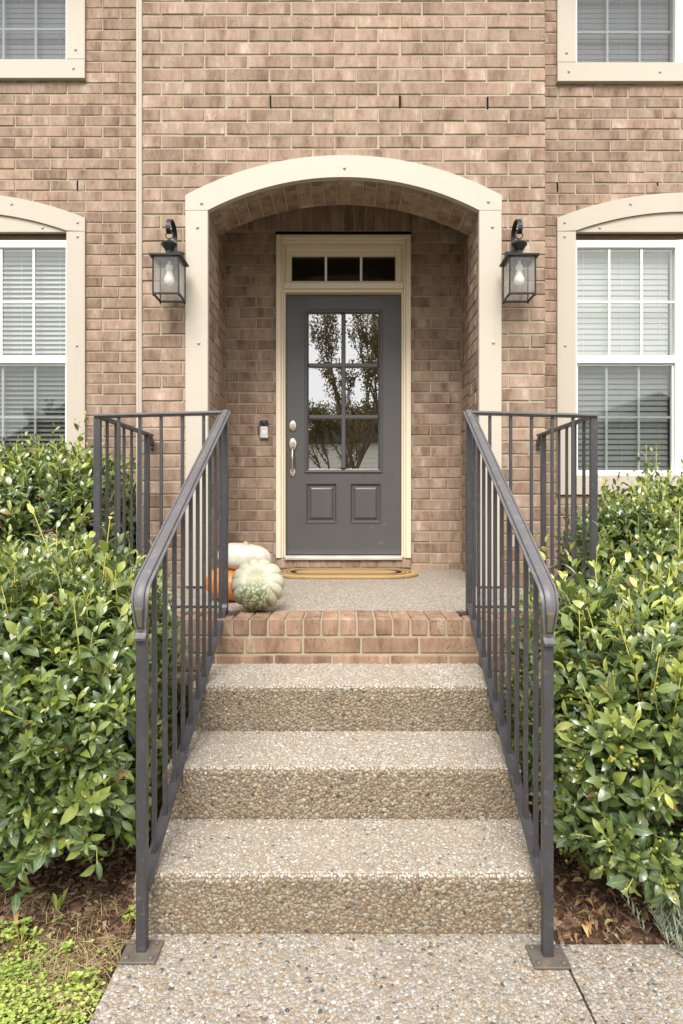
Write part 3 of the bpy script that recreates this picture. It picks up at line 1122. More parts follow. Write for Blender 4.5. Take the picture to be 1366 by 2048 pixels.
def blind(parent, x0, x1, z0, z1, y, pitch, tilt):
    m = MB()
    z = z1 - pitch
    q = random.Random(int(x0 * 100))
    while z > z0:
        a = tilt + q.uniform(-0.04, 0.04)
        sag = q.uniform(-.0015, .0015)
        c, s_ = math.cos(a) * 0.0215, math.sin(a) * 0.0215
        V, F = [], []
        for k in range(7):
            x = x0 + (x1 - x0) * k / 6
            dz = sag * math.sin(k / 6 * 3.14)
            V += [(x, y - c, z - s_ + dz), (x, y, z + 0.0025 + dz), (x, y + c, z + s_ + dz)]
        for k in range(6):
            F += [(3 * k, 3 * k + 1, 3 * k + 4, 3 * k + 3), (3 * k + 1, 3 * k + 2, 3 * k + 5, 3 * k + 4)]
        m.add(V, F)
        z -= pitch
    m.box(x0, x1, y - .02, y + .02, z1 - .012, z1 + .035)
    o = m.build('blind', 'blind', parent, smooth=True, fixn=False)
    tag(o, kind='stuff')
    m = MB()
    for f in (0.10, 0.5, 0.90):
        x = x0 + (x1 - x0) * f
        m.tube([(x, y - .021, z0), (x, y - .021, z1)], 0.0011, 5)
    m.build('blind_cord', 'cord', parent)


def sash_unit(win, xa, xb, zb, zt, zm, tilt_up, tilt_low, pitch):
    """one double-hung unit: glass from xa to xb, zb to zt, meeting rail at zm"""
    fy = WING + 0.030
    f = 0.028
    m = MB()
    m.box(xa - f, xa - .002, fy, fy + .09, zb - .05, zt + .06, 0.003)
    m.box(xb + .002, xb + f, fy, fy + .09, zb - .05, zt + .06, 0.003)
    m.box(xa - f + .001, xb + f - .001, fy + .002, fy + .088, zt + .002, zt + .059, 0.003)
    m.box(xa - f + .001, xb + f - .001, fy - .004, fy + .088, zb - .049, zb - .002, 0.003)
    m.build('window_frame', 'vinyl_white', win)
    m = MB()
    m.box(xa - .001, xb + .001, fy + .008, fy + .05, zm, zm + .058, 0.004)
    m.box(xa, xb, fy + .03, fy + .07, zm - .016, zm - .002, 0.003)
    m.box(xa, xa + .012, fy + .025, fy + .06, zb, zm - .018, .002)
    m.box(xb - .012, xb, fy + .025, fy + .06, zb, zm - .018, .002)
    m.build('sash', 'vinyl_white', win)
    w3 = (xb - xa) / 3
    up = MB(); up.box(xa, xb, fy + .028, fy + .032, zm + .05, zt); up.build('pane', 'window_glass', win)
    lowp = MB(); lowp.box(xa + .01, xb - .01, fy + .044, fy + .047, zb, zm - .002); lowp.build('pane', 'screen_glass', win)
    muntins(win, (xa + w3, xa + 2 * w3), ((zm + .058 + zt) / 2,), xa, xb, zm + .058, zt, fy + .022, 0.018)
    muntins(win, (xa + w3 - .006, xa + 2 * w3 - .006), ((zb + zm) / 2,), xa + .01, xb - .01, zb, zm - .01, fy + .056, 0.017)
    blind(win, xa + .004, xb - .004, zm + .03, zt + .03, WING + 0.135, pitch, tilt_up)
    blind(win, xa + .004, xb - .004, zb + .005, zm + .01, WING + 0.136, pitch, tilt_low)


def room(x0, x1, z0, z1):
    m = MB()
    y0, y1 = WING + .12, WING + 1.6
    m.add([(x0, y0, z0), (x1, y0, z0), (x1, y0, z1), (x0, y0, z1), (x0, y1, z0), (x1, y1, z0), (x1, y1, z1), (x0, y1, z1)],
          [(4, 5, 6, 7), (0, 1, 5, 4), (3, 7, 6, 2), (0, 4, 7, 3), (1, 2, 6, 5)])
    m.build('room', 'interior', house, fixn=False)


def big_window(cx, zoff_upper, side, tl):
    # ground-floor window under an arched head
    w = empty('arched_window', (cx, WING, 1.338), house)
    yt = WING - 0.022
    for s in (-1, 1):
        m = MB(); m.box(cx + s * HWI, cx + s * HWO, yt, WING + .03, 1.338, 3.3185, .0025); m.build('trim_leg', 'trim', w)
    m = MB(); m.box(cx - HWI + .001, cx + HWI - .001, yt + .001, WING + .05, 1.340, 1.487, .0025); m.build('sill_trim', 'trim', w)
    inn = [(cx - HWO, 3.320)] + [(cx + x, z) for x, z in arc_pts(HWI, 3.326, 3.468, 40)] + [(cx + HWO, 3.320)]
    out = [(cx - HWO, 3.421)] + [(cx + x, z) for x, z in arc_pts(HWO, 3.421, 3.610, 40)] + [(cx + HWO, 3.421)]
    m = MB(); m.strip(inn, out, yt, WING + .03); m.build('trim_arch', 'trim', w)
    top = arc_pts(HWI - .003, 3.324, 3.466, 40)
    m = MB(); m.strip([(cx + x, 3.322) for x, z in top], [(cx + x, z) for x, z in top], WING - .006, WING + .03); m.build('arch_panel', 'trim', w)
    m = MB(); m.box(cx - HWI, cx + HWI, WING + .05, WING + .16, 3.28, 3.42); m.build('head_gap', 'bark', w)
    gl = 0.743
    for s in (-1, 1):
        xa, xb = sorted((cx + s * 0.057, cx + s * (0.057 + gl)))
        sash_unit(w, xa, xb, 1.527, 3.217, 2.342, tl[0], tl[1], tl[3])
    m = MB(); m.box(cx - .030, cx + .030, WING + .025, WING + .11, 1.48, 3.277, .003); m.build('mullion', 'vinyl_white', w)
    for (dx, z) in ((-HWO + .055, 3.385), (-HWO + .055, 3.280), (-HWO + .06, 2.46), (-HWO + .07, 1.42), (-0.42, 3.524), (-0.645, 3.352)):
        for s in (-1, 1):
            yy = yt if abs(dx) > 0.68 or z > 3.4 else WING - .006
            cap(cx + s * dx, z, yy, w)
    # upper-floor window, square
    zb = zoff_upper
    u = empty('upper_window', (cx, WING, zb - .143), house)
    for s in (-1, 1):
        m = MB(); m.box(cx + s * HWI, cx + s * HWO, yt, WING + .03, zb + .0005, TOP + .2, .0025); m.build('trim_leg', 'trim', u)
    m = MB(); m.box(cx - HWO, cx + HWO, yt - .002, WING + .05, zb - .143, zb - .001, .003); m.build('sill_trim', 'trim', u)
    m = MB(); m.box(cx - HWO - .004, cx + HWO + .004, yt - .012, WING + .01, zb - .150, zb - .1435, .002); m.build('drip_edge', 'trim', u)
    for s in (-1, 1):
        xa, xb = sorted((cx + s * 0.057, cx + s * (0.057 + gl)))
        fy = WING + .03
        m = MB()
        m.box(xa - .028, xa - .002, fy, fy + .09, zb, TOP + .2, .003)
        m.box(xb + .002, xb + .028, fy, fy + .09, zb, TOP + .2, .003)
        m.box(xa - .027, xb + .027, fy - .003, fy + .088, zb, zb + .022, .003)
        m.build('window_frame', 'vinyl_white', u)
        m = MB(); m.box(xa, xb, fy + .040, fy + .044, zb + .02, TOP + .2); m.build('pane', 'upper_glass', u)
        muntins(u, (xa + gl / 3, xa + 2 * gl / 3), (zb + .30, zb + .60), xa, xb, zb + .02, TOP + .2, fy + .054, 0.017)
        blind(u, xa, xb, zb + .02, TOP + .2, WING + .135, .040, tl[2])
    m = MB(); m.box(cx - .030, cx + .030, WING + .025, WING + .11, zb, TOP + .2, .003); m.build('mullion', 'vinyl_white', u)
    for s in (-1, 1):
        cap(cx + s * (HWO - .07), zb + .07, yt, u)
        cap(cx + s * (HWO - .085), zb - .072, yt - .002, u)
        cap(cx + s * 0.20, zb - .075, yt - .002, u)
    return w


big_window(LWX, 4.613, -1, (0.95, 0.85, 1.50, .036))
big_window(RWX, 4.590, 1, (1.42, 1.30, 1.50, .0425))
room(LWX - .86, LWX + .86, 1.4, 3.41); room(LWX - .86, LWX + .86, 4.52, 5.99)
room(RWX - .86, RWX + .86, 1.4, 3.41); room(RWX - .86, RWX + .86, 4.50, 5.99)

# ---- door frame, transom, door -------------------------------------------
fr = empty('door_frame', (0, BACK, 0.86), house)
FY = BACK - 0.045
m = MB()
for s in (-1, 1):
    m.box(s * .470, s * .508, FY, BACK + .10, .862, 3.296, .004)
    m.box(s * .452, s * .4695, FY + .018, BACK + .10, .862, 3.262, .004)
    m.box(s * .440, s * .4515, FY + .040, BACK + .10, .862, 3.240, .003)
m.box(-.4695, .4695, FY + .001, BACK + .10, 3.262, 3.295, .004)
m.box(-.4515, .4515, FY + .018, BACK + .10, 3.236, 3.2615, .004)
m.build('casing', 'frame_paint', fr)
m = MB()
m.box(-.452, .452, FY + .006, BACK + .10, 2.893, 2.938, .004)
m.box(-.451, .451, FY + .030, BACK + .10, 2.872, 2.8925, .003)
m.build('transom_bar', 'frame_paint', fr)
tr = empty('transom', (0, BACK, 2.94), house)
TX, TZ0, TZ1 = 0.393, 2.962, 3.152
m = MB()
ty = FY + .045
m.box(-.4395, -TX, ty, BACK + .09, 2.939, 3.2355, .006)
m.box(TX, .4395, ty, BACK + .09, 2.939, 3.2355, .006)
m.box(-TX, TX, ty, BACK + .09, TZ1, 3.2355, .006)
m.box(-TX, TX, ty, BACK + .09, 2.939, TZ0, .005)
m.box(-.4393, .4393, ty - .014, ty + .004, 3.19, 3.2350, .006)
m.build('transom_sash', 'frame_paint', tr)
for x in (-.134, .134):
    m = MB(); m.box(x - .009, x + .009, ty + .012, ty + .035, TZ0, TZ1, .002); m.build('muntin', 'vinyl_white', tr)
for a, b in ((-TX, -.143), (-.125, .125), (.143, TX)):
    m = MB(); m.box(a, b, ty + .025, ty + .029, TZ0, TZ1); m.build('pane', 'transom_glass', tr)

DY = 4.895
door = empty('door', (0, DY, .884), house)
DX = 0.4385
DZ0, DZ1 = .886, 2.870
gx, gz0, gz1 = 0.291, 1.516, 2.752
px0, px1, pz0, pz1 = 0.050, 0.288, 1.125, 1.431
m = MB()
m.box(-DX, -gx, DY, DY + .045, DZ0, DZ1)
m.box(gx, DX, DY, DY + .045, DZ0, DZ1)
m.box(-gx, gx, DY, DY + .045, gz1, DZ1)
m.box(-gx, gx, DY, DY + .045, pz1, gz0)
m.box(-gx, gx, DY, DY + .045, DZ0, pz0)
m.box(-px0, px0, DY, DY + .045, pz0, pz1)
for s in (-1, 1):
    m.box(s * px1, s * gx, DY, DY + .045, pz0, pz1)
m.build('door_slab', 'door_paint', door, fixn=False)


def rect_frame(mb, x0, x1, z0, z1, prof):
    """mitred moulding round a rectangle: prof = (inset, y) pairs from the outside in"""
    V, F = [], []
    for (ins, y) in prof:
        V += [(x0 + ins, y, z0 + ins), (x1 - ins, y, z0 + ins), (x1 - ins, y, z1 - ins), (x0 + ins, y, z1 - ins)]
    for i in range(len(prof) - 1):
        for k in range(4):
            F.append((4 * i + k, 4 * i + (k + 1) % 4, 4 * i + 4 + (k + 1) % 4, 4 * i + 4 + k))
    mb.add(V, F)


m = MB()
rect_frame(m, -gx - .006, gx + .006, gz0 - .006, gz1 + .006,
           [(0, DY + .002), (.001, DY - .010), (.006, DY - .013), (.012, DY - .012), (.015, DY - .007), (.019, DY - .007), (.026, DY + .004), (.032, DY + .020)])
m.build('glazing_frame', 'door_paint', door)
GX, GZ0, GZ1 = .266, 1.541, 2.727
m = MB()
m.box(-.0165, .0165, DY - .004, DY + .024, GZ0, GZ1, .006)
m.build('muntin', 'door_paint', door)
zm = [GZ0 + (GZ1 - GZ0) / 3, GZ0 + 2 * (GZ1 - GZ0) / 3]
for z in zm:
    m = MB()
    m.box(-GX, GX, DY - .003, DY + .023, z - .016, z + .016, .006)
    m.build('muntin', 'door_paint', door)
zz = [GZ0] + zm + [GZ1]
for i in range(3):
    for (a, b) in ((-GX, -.012), (.012, GX)):
        m = MB()
        m.box(a, b, DY + .016, DY + .020, zz[i] + (.01 if i else 0), zz[i + 1] - (.01 if i < 2 else 0))
        m.build('pane', 'door_glass', door)
for s in (-1, 1):
    a, b = sorted((s * px0, s * px1))
    m = MB()
    rect_frame(m, a - .002, b + .002, pz0 - .002, pz1 + .002,
               [(0, DY + .001), (.002, DY - .005), (.008, DY - .005), (.013, DY + .004), (.020, DY + .012), (.028, DY + .012), (.040, DY + .002), (.048, DY - .001)])
    V = [(a + .046, DY - .001, pz0 + .046), (b - .046, DY - .001, pz0 + .046), (b - .046, DY - .001, pz1 - .046), (a + .046, DY - .001, pz1 - .046)]
    m.add(V, [(0, 1, 2, 3)])
    m.build('door_panel', 'door_paint', door)
# scuffs in the paint
for (x, z, l, r) in ((.315, 1.114, .030, .15), (.21, 1.094, .022, .35), (.275, .975, .020, .6), (.298, .973, .020, -.5)):
    m = MB()
    f = Matrix.Translation((x, DY - .0004, z)) @ Matrix.Rotation(-r, 4, 'Y')
    m.box(-l / 2, l / 2, -.0003, .0003, -.0008, .0008, mat=f)
    m.build('scuff_mark', 'blind', door)
# lock and handle
HX = -.388
FX = Matrix.Rotation(R(90), 4, 'X')
EL = lambda sx, sz: Matrix.Diagonal((sx, 1, sz, 1)) @ FX
dl = empty('deadbolt', (HX, DY, 1.83), door)
m = MB(); m.lathe([(1, 0), (1, .008), (.86, .013), (.55, .015)], (HX, DY, 1.868), 28, EL(.031, .042)); m.build('deadbolt', 'nickel', door, smooth='auto')
bpy.data.objects.remove(dl)
m = MB()
m.lathe([(1, 0), (1, .008), (.88, .014), (.55, .017)], (HX, DY, 1.726), 28, EL(.033, .050))
m.lathe([(1, 0), (1, .007), (.85, .012), (.4, .014)], (HX, DY, 1.514), 28, EL(.024, .034))
pth = []
for k in range(15):
    t = k / 14
    pth.append((HX, DY - .012 - .048 * math.sin(math.pi * (0.12 + .82 * t)) ** .7, 1.690 - .165 * t))
m.tube(pth, [.0115 - .003 * abs(k / 14 - .45) for k in range(15)], 10)
m.box(HX - .012, HX + .012, DY - .045, DY - .008, 1.700, 1.706, .002)
m.build('door_handle', 'nickel', door, smooth='auto')
m = MB(); m.lathe([(1, 0), (1, .010), (.8, .012)], (HX, DY - .014, 1.868), 16, EL(.013, .013)); m.build('keyhole', 'nickel', door, smooth='auto')
m = MB(); m.lathe([(1, 0), (1, .007), (.8, .010)], (HX, DY - .016, 1.733), 16, EL(.012, .012)); m.build('keyhole', 'nickel', door, smooth='auto')
m = MB()
m.box(-.440, .440, BACK - .040, DY + .06, .850, .880, .003)
m.box(-.440, .440, BACK - .055, BACK - .0395, .850, .868, .003)
m.build('threshold', 'aluminium', fr)
m = MB(); m.box(-.437, .437, DY - .001, DY + .04, .8795, .8858); m.build('sweep_gap', 'dark_gap', door)
# dim hall behind the door glass
m = MB()
y0, y1 = DY + .06, DY + 2.2
m.add([(-.8, y0, .8), (.8, y0, .8), (.8, y0, 3.5), (-.8, y0, 3.5), (-.8, y1, .8), (.8, y1, .8), (.8, y1, 3.5), (-.8, y1, 3.5)],
      [(4, 5, 6, 7), (0, 1, 5, 4), (3, 7, 6, 2), (0, 4, 7, 3), (1, 2, 6, 5)])
m.build('hall', 'interior', house, fixn=False)

# ------------------------------------------------------------------ landing
land = thing('brick_landing', 'pebble concrete landing with a brick edge in front of the grey door', 'landing', (0, Y4, 0))
m = MB()
LX = 1.24
m.box(-LX + .006, LX - .006, Y4 + .006, BAY + .003, -0.05, .728)
m.build('landing_core', 'mortar', land)


def zslab(y): return ZL - .002 + (y - 3.14) * .022


m = MB()
pl = [(-LX, 3.142), (LX, 3.142), (LX, BAY + .004), (.892, BAY + .004), (.892, BACK + .004), (-.892, BACK + .004), (-.892, BAY + .004), (-LX, BAY + .004)]
n = len(pl)
m.add([(x, y, zslab(y)) for x, y in pl] + [(x, y, .60) for x, y in pl],
      [tuple(range(n)), tuple(range(2 * n - 1, n - 1, -1))] + [(i, i + n, (i + 1) % n + n, (i + 1) % n) for i in range(n)])
m.build('landing_slab', 'aggregate_fine', land)


def solid_brick(x0, x1, y0, y1, z0, z1, seed):
    q = random.Random(seed)
    mb = MB()
    mb.box(x0, x1, y0, y1, z0, z1, 0.0045)
    V = [(a + q.uniform(-.0013, .0013), b + q.uniform(-.0013, .0013), c + q.uniform(-.0013, .0013)) for a, b, c in mb.V]
    mb.V = V
    return mb.build('brick', 'brick_step', land)


i = 0
x = -LX + .010
while x < LX - .03:
    x1 = min(x + .0715, LX)
    solid_brick(x, x1, Y4, 3.135, .662, ZL, i)
    x += CO
    i += 1
for (za, zb_, off) in ((.581, .653, .0), (.500, .571, .132), (.42, .49, 0), (.34, .41, .132), (.26, .33, 0)):
    x = -LX - off
    while x < LX:
        a, b = max(x + .005, -LX), min(x + .259, LX)
        # below the top step only the ends beside the steps are brick faced
        if b - a > .02 and (zb_ > .50 or abs(a + b) / 2 > .55):
            solid_brick(a, b, Y4, Y4 + .09, za, zb_, i)
        x += MOD
        i += 1
mw = MB()
for sx in (-1, 1):
    for k in range(9):
        for j in range(4):
            y = Y4 + .10 + j * MOD + (k % 2) * .132
            V, F = brick_geo(.254, .071, k * 9 + j)
            rot = Matrix(((0, -1, 0) if sx > 0 else (0, 1, 0), (1, 0, 0) if sx > 0 else (-1, 0, 0), (0, 0, 1)))
            c = Vector((sx * (LX + .001), min(y + .127, BAY - .13), .03 + k * CO))
            rot3 = Matrix(((0, -sx, 0), (sx, 0, 0), (0, 0, 1)))
            mw.add([rot3 @ Vector(v) + c for v in V], F, rnd.random())
tag(mw.build('side_brickwork', 'brick_step', land, tints=True, fixn=False), kind='stuff')

# ------------------------------------------------------------------ railings
CAPP = [(-.025, -.004), (-.025, .001), (-.0185, .0022), (-.0172, -.0012), (-.0148, -.0012), (-.0135, .0058), (-.007, .0085), (0, .0092),
        (.007, .0085), (.0135, .0058), (.0148, -.0012), (.0172, -.0012), (.0185, .0022), (.025, .001), (.025, -.004), (.018, -.0055), (.016, -.011),
        (-.016, -.011), (-.018, -.0055)]


def railing(s, xb, xt, xo, label):
    yb, yt = 1.785 if s < 0 else 1.766, 3.030
    r = thing('iron_railing', label, 'railing', (xb, yb, 0), 'stair railings')
    zt = 1.693
    slope = .530

    def xr(y): return xb + (xt - xb) * (y - yb) / (yt - yb)

    def zr(y): return zt - .012 - (yt - y) * slope
    PW = .0140
    # lower post and its plate
    m = MB(); m.box(xb - PW, xb + PW, yb - PW, yb + PW, .008, zr(yb) - .01, .002); m.build('post', 'iron_paint', r)
    m = MB(); m.box(xb - .050, xb + .050, yb - .052, yb + .040, .003, .0095, .0015); pl = m.build('base_plate', 'iron_worn', r)
    for (dx, dy) in ((-.034, -.036), (.034, -.036), (-.034, .026), (.034, .026)):
        m = MB(); m.lathe([(.008, 0), (.008, .003), (.004, .0055)], (xb + dx, yb + dy, .0095), 10); m.build('bolt', 'iron_worn', pl, smooth=True)
    # upper post
    m = MB(); m.box(xt - PW, xt + PW, yt - PW, yt + PW, ZL + .006, zt - .018, .002); m.build('post', 'iron_paint', r)
    m = MB(); m.box(xt - .042 + s * -.012, xt + .042 - s * .012, yt - .040, yt + .040, ZL + .001, ZL + .0065, .0015); pl = m.build('base_plate', 'iron_paint', r)
    for dx in (-.028, .028):
        m = MB(); m.lathe([(.007, 0), (.007, .003), (.004, .005)], (xt + dx - s * .012, yt - .028, ZL + .0065), 10); m.build('bolt', 'iron_paint', pl, smooth=True)
    # stair handrail with a lamb's tongue end
    path, scl = [], []
    ya = yb + .008
    for k in range(13):
        y = yt + .018 - (yt + .018 - ya) * k / 12
        path.append((xr(y), y, zr(y) + .010)); scl.append((1, 1))
    # nose: turns from the slope to straight down, then back to the post
    z0 = zr(ya) + .010
    cy, cz, rr = ya - .036 * slope - .001, z0 - .064, .062
    a0 = math.atan(slope)
    th0 = math.pi / 2 + 0.0
    pts = []
    for k in range(1, 11):
        a = k / 10
        ang = -math.atan(slope) - a * (R(98) - math.atan(slope))   # heading, from down-slope to past vertical
        pts.append(ang)
    p = Vector((0, ya, z0))
    for q, ang in enumerate(pts):
        p = p + Vector((0, -math.cos(ang), math.sin(ang))) * .0088
        path.append((xb, p.y, p.z)); scl.append((1 - .12 * q / 10, 1))
    for k in range(1, 8):
        ang = -R(98) - R(5) * k / 7
        p = p + Vector((0, -math.cos(ang), math.sin(ang))) * .0088
        path.append((xb, p.y, p.z)); scl.append((.88 - .36 * k / 7, 1 - .45 * k / 7))
    npath = len(path)
    m = MB(); m.sweep(path, CAPP, (-1, 0, 0), scl); hr = m.build('handrail', 'iron_cap', r, smooth='auto')
    tipy, tipz = p.y, p.z
    tp = [(xb, tipy + .002, tipz + .004), (xb, tipy + .002, tipz - .006), (xb, tipy - .006, tipz - .016), (xb, tipy - .016, tipz - .021)]
    m = MB(); m.sweep(tp, [(-.015, -.004), (-.015, .003), (0, .005), (.015, .003), (.015, -.004)], (-1, 0, 0)); m.build('handrail_tip', 'iron_cap', hr, smooth='auto')
    # lichen crust on the drop of the rail
    tong = path[-9:-1]
    crust = [(a, b - .0007, c) for a, b, c in tong]
    cs = scl[-9:-1]
    m = MB(); m.sweep(crust, [(-.0135, .0060), (-.007, .0090), (0, .0098), (.007, .0090), (.0135, .0060)], (-1, 0, 0), cs)
    m.build('lichen_crust', 'lichen', hr, smooth=True)
    # bottom bar of the stair part
    def zb_(y): return .158 + (y - yb) * .508
    yy = [yb + .016 + (yt - .055 - yb) * k / 10 for k in range(11)]
    bp = [(xr(y), y, zb_(y)) for y in yy] + [(xt, yt - .030, ZL + .045), (xt, yt - .016, ZL + .050)]
    m = MB(); m.sweep(bp, [(-.0165, -.005), (-.0165, .0045), (-.013, .006), (.013, .006), (.0165, .0045), (.0165, -.005)], (-1, 0, 0)); m.build('bottom_bar', 'iron_paint', r)
    BW = .0068
    for k in range(1, 11):
        y = yb + .113 * k
        if y > yt - .05: break
        x = xr(y)
        m = MB(); m.box(x - BW, x + BW, y - BW, y + BW, zb_(y) + .001, zr(y) - .004, .0015); m.build('baluster', 'iron_paint', r)
    # landing part along the front, then back to the wall
    zo = zt - .012
    yo = yt + .022
    m = MB(); m.sweep([(xt + s * .012, yt, zt - .001), (xo + s * .012, yo, zo - .001)], CAPP, (0, 1 if s > 0 else 1, 0) if s < 0 else (0, -1, 0)); m.build('top_rail', 'iron_cap', r, smooth='auto')
    m = MB(); m.sweep([(xo, yo + .02, zo), (xo - s * .012, BAY - .045, zo - .002)], CAPP, (1, 0, 0)); m.build('top_rail', 'iron_cap', r, smooth='auto')
    m = MB(); m.box(xo - PW - .002, xo + PW + .002, yo - PW, yo + PW, -.02, zo - .012, .002); m.build('post', 'iron_paint', r)
    yw = 3.785
    m = MB(); m.box(xo - s * .01 - PW, xo - s * .01 + PW, yw - PW, yw + PW, ZL - .02, zo - .014, .002); m.build('post', 'iron_paint', r)
    m = MB(); m.box(min(xt, xo), max(xt, xo), (yt + yo) / 2 - .007, (yt + yo) / 2 + .007, ZL + .026, ZL + .039, .0015); m.build('bottom_bar', 'iron_paint', r)
    m = MB(); m.box(xo - .0075 - s * .005, xo + .0075 - s * .005, yo, yw, ZL + .026, ZL + .039, .0015); m.build('bottom_bar', 'iron_paint', r)
    nbal = 5
    for k in range(1, nbal + 1):
        t = k / (nbal + 1)
        x = xo + (xt - xo) * t
        y = yo + (yt - yo) * t
        m = MB(); m.box(x - BW, x + BW, y - BW, y + BW, ZL + .030, zo - .014 + .012 * t, .0015); m.build('baluster', 'iron_paint', r)
    for k in range(1, 6):
        y = yo + .117 * k
        x = xo - s * .010 * k / 6
        m = MB(); m.box(x - BW, x + BW, y - BW, y + BW, ZL + .030, zo - .014, .0015); m.build('baluster', 'iron_paint', r)
    m = MB()
    xe = xo - s * .012
    m.box(xe - .008, xe + .008, BAY - .050, BAY - .010, zo - .060, zo - .012, .002)
    m.lathe([(.013, 0), (.013, .006), (.006, .008)], (xe, BAY - .006, zo - .080), 14, FX)
    m.box(xe - .011, xe + .011, BAY - .012, BAY - .004, zo - .080, zo - .030, .002)
    m.build('wall_bracket', 'iron_paint', r)
    return r


railing(-1, -.561, -.561, -1.172, 'dark grey iron railing beside the pumpkins on the left of the steps')
railing(1, .562, .594, 1.192, 'dark grey iron railing on the right of the steps, away from the pumpkins')


# ------------------------------------------------------------------ wall lanterns
def lantern(xc, label):
    yc, zb, zt = BAY - .172, 2.462, 2.676
    h = .073
    l = thing('wall_lantern', label, 'lantern', (xc, BAY, zb), 'lanterns on either side of the doorway')
    b = .0042
    m = MB()
    for sx in (-1, 1):
        for sy in (-1, 1):
            x, y = xc + sx * h, yc + sy * h
            m.box(x - b, x + b, y - b, y + b, zb - .006, zt, .001)
            m.lathe([(.002, -.012), (.005, -.009), (.004, -.005)], (x, y, zb - .002), 8)
    for sx in (-1, 1):
        m.box(xc + sx * h - b - .001, xc + sx * h + b + .001, yc - h, yc + h, zb - .004, zb + .006, .001)
        m.box(xc - h, xc + h, yc + sx * h - b - .001, yc + sx * h + b + .001, zb - .0045, zb + .0055, .001)
    m.build('cage', 'black_metal', l)
    m = MB()
    rs = h + .020
    m.box(xc - rs, xc + rs, yc - rs, yc + rs, zt - .002, zt + .010, .002)
    m.add([(xc - rs + .004, yc - rs + .004, zt + .010), (xc + rs - .004, yc - rs + .004, zt + .010), (xc + rs - .004, yc + rs - .004, zt + .010), (xc - rs + .004, yc + rs - .004, zt + .010),
           (xc - .03, yc - .03, zt + .030), (xc + .03, yc - .03, zt + .030), (xc + .03, yc + .03, zt + .030), (xc - .03, yc + .03, zt + .030)],
          [(0, 1, 5, 4), (1, 2, 6, 5), (2, 3, 7, 6), (3, 0, 4, 7), (4, 5, 6, 7)])
    m.build('roof', 'black_metal', l)
    m = MB()
    m.lathe([(.020, .026), (.021, .056), (.026, .060), (.028, .066), (.030, .070), (.046, .090), (.047, .095), (.044, .099), (.028, .110), (.012, .119), (.007, .122), (.006, .126), (.007, .128), (.004, .130)],
            (xc, yc, zt), 28)
    m.build('finial', 'black_metal', l, smooth='auto')
    zr = zt + .148
    m = MB()
    m.tube([(xc + .021 * math.cos(a), yc, zr + .021 * math.sin(a)) for a in np.linspace(0, 2 * math.pi, 25)], .0032, 8, cap=False)
    m.build('ring', 'black_metal', l, smooth=True)
    pts = []
    for k in range(8):
        t = k / 7
        pts.append((xc, BAY - .040 - .010 * math.sin(t * 3.1), 2.70 + .155 * t))
    cy, cz, rr = yc + .052, 2.862, .080
    for k in range(15):
        a = R(-8) + R(195) * k / 14
        pts.append((xc, cy + rr * math.cos(a) + .0, cz + rr * .85 * math.sin(a)))
    for k in range(1, 12):
        a = R(187) + R(200) * k / 11
        q = .026 - .008 * k / 11
        pts.append((xc, cy - .0534 + q * math.cos(a), cz - .005 + q * math.sin(a)))
    m = MB()
    m.sweep(pts, [(-.013, -.0025), (-.013, .0025), (.013, .0025), (.013, -.0025)], (1, 0, 0))
    m.build('hook_arm', 'black_metal', l)
    m = MB()
    m.box(xc - .050, xc + .050, BAY - .042, BAY - .026, 2.672, 2.785, .008)
    m.box(xc - .043, xc + .043, BAY - .050, BAY - .0418, 2.680, 2.777, .005)
    m.box(xc - .042, xc + .042, BAY - .027, BAY + .004, 2.682, 2.775, .002)
    m.build('back_plate', 'black_metal', l)
    for (x0, x1, y0, y1) in ((xc - h + b, xc + h - b, yc - h - .001, yc - h + .001), (xc - h + b, xc + h - b, yc + h - .001, yc + h + .001),
                             (xc - h - .001, xc - h + .001, yc - h + b, yc + h - b), (xc + h - .001, xc + h + .001, yc - h + b, yc + h - b)):
        m = MB(); m.box(x0, x1, y0, y1, zb + .006, zt - .002); m.build('glass_pane', 'lantern_glass', l)
    bz = zt - .145
    m = MB()
    m.lathe([(.004, 0), (.016, .003), (.026, .012), (.0305, .027), (.029, .042), (.022, .060), (.0175, .074), (.0165, .088)], (xc, yc, bz), 24)
    bl = m.build('bulb', 'bulb_glass', l, smooth=True)
    m = MB()
    m.lathe([(.0165, .088), (.0175, .090), (.0195, .094), (.0195, .118), (.012, .120), (.010, .144)], (xc, yc, bz), 20)
    m.build('bulb_socket', 'vinyl_white', bl, smooth='auto')
    return l


lantern(-1.012, 'black wall lantern with a bare bulb near the left window')
lantern(1.020, 'black wall lantern with a bare bulb near the right window')

# ------------------------------------------------------------------ doorbell
db = thing('doorbell', 'black and silver video doorbell on the brick beside the door', 'doorbell', (-.600, BACK, 1.76))
m = MB(); m.box(-.6315, -.5685, BACK - .027, BACK + .002, 1.766, 1.899, .006); m.build('doorbell_body', 'plastic_silver', db)
m = MB(); m.box(-.6325, -.5675, BACK - .0285, BACK - .002, 1.850, 1.9005, .006); m.build('camera_window', 'plastic_black', db)
m = MB(); m.lathe([(.013, 0), (.013, .003), (.008, .006)], (-.600, BACK - .0285, 1.878), 18, FX); m.build('camera_lens', 'plastic_black', db, smooth='auto')
m = MB(); m.lathe([(.0175, 0), (.0175, .002), (.0165, .0032), (.0140, .0032), (.0132, .0012), (.004, .0016)], (-.600, BACK - .027, 1.815), 24, FX); m.build('button', 'vinyl_white', db, smooth='auto')
m = MB(); m.lathe([(.0195, 0), (.0195, .0008), (.0178, .0008)], (-.600, BACK - .027, 1.815), 24, FX); m.build('button_ring', 'nickel', db, smooth='auto')

# ------------------------------------------------------------------ door mat
MZ = zslab(4.30) + .001
matx, maty, mw_, md_ = .018, 4.535, 1.02, .47


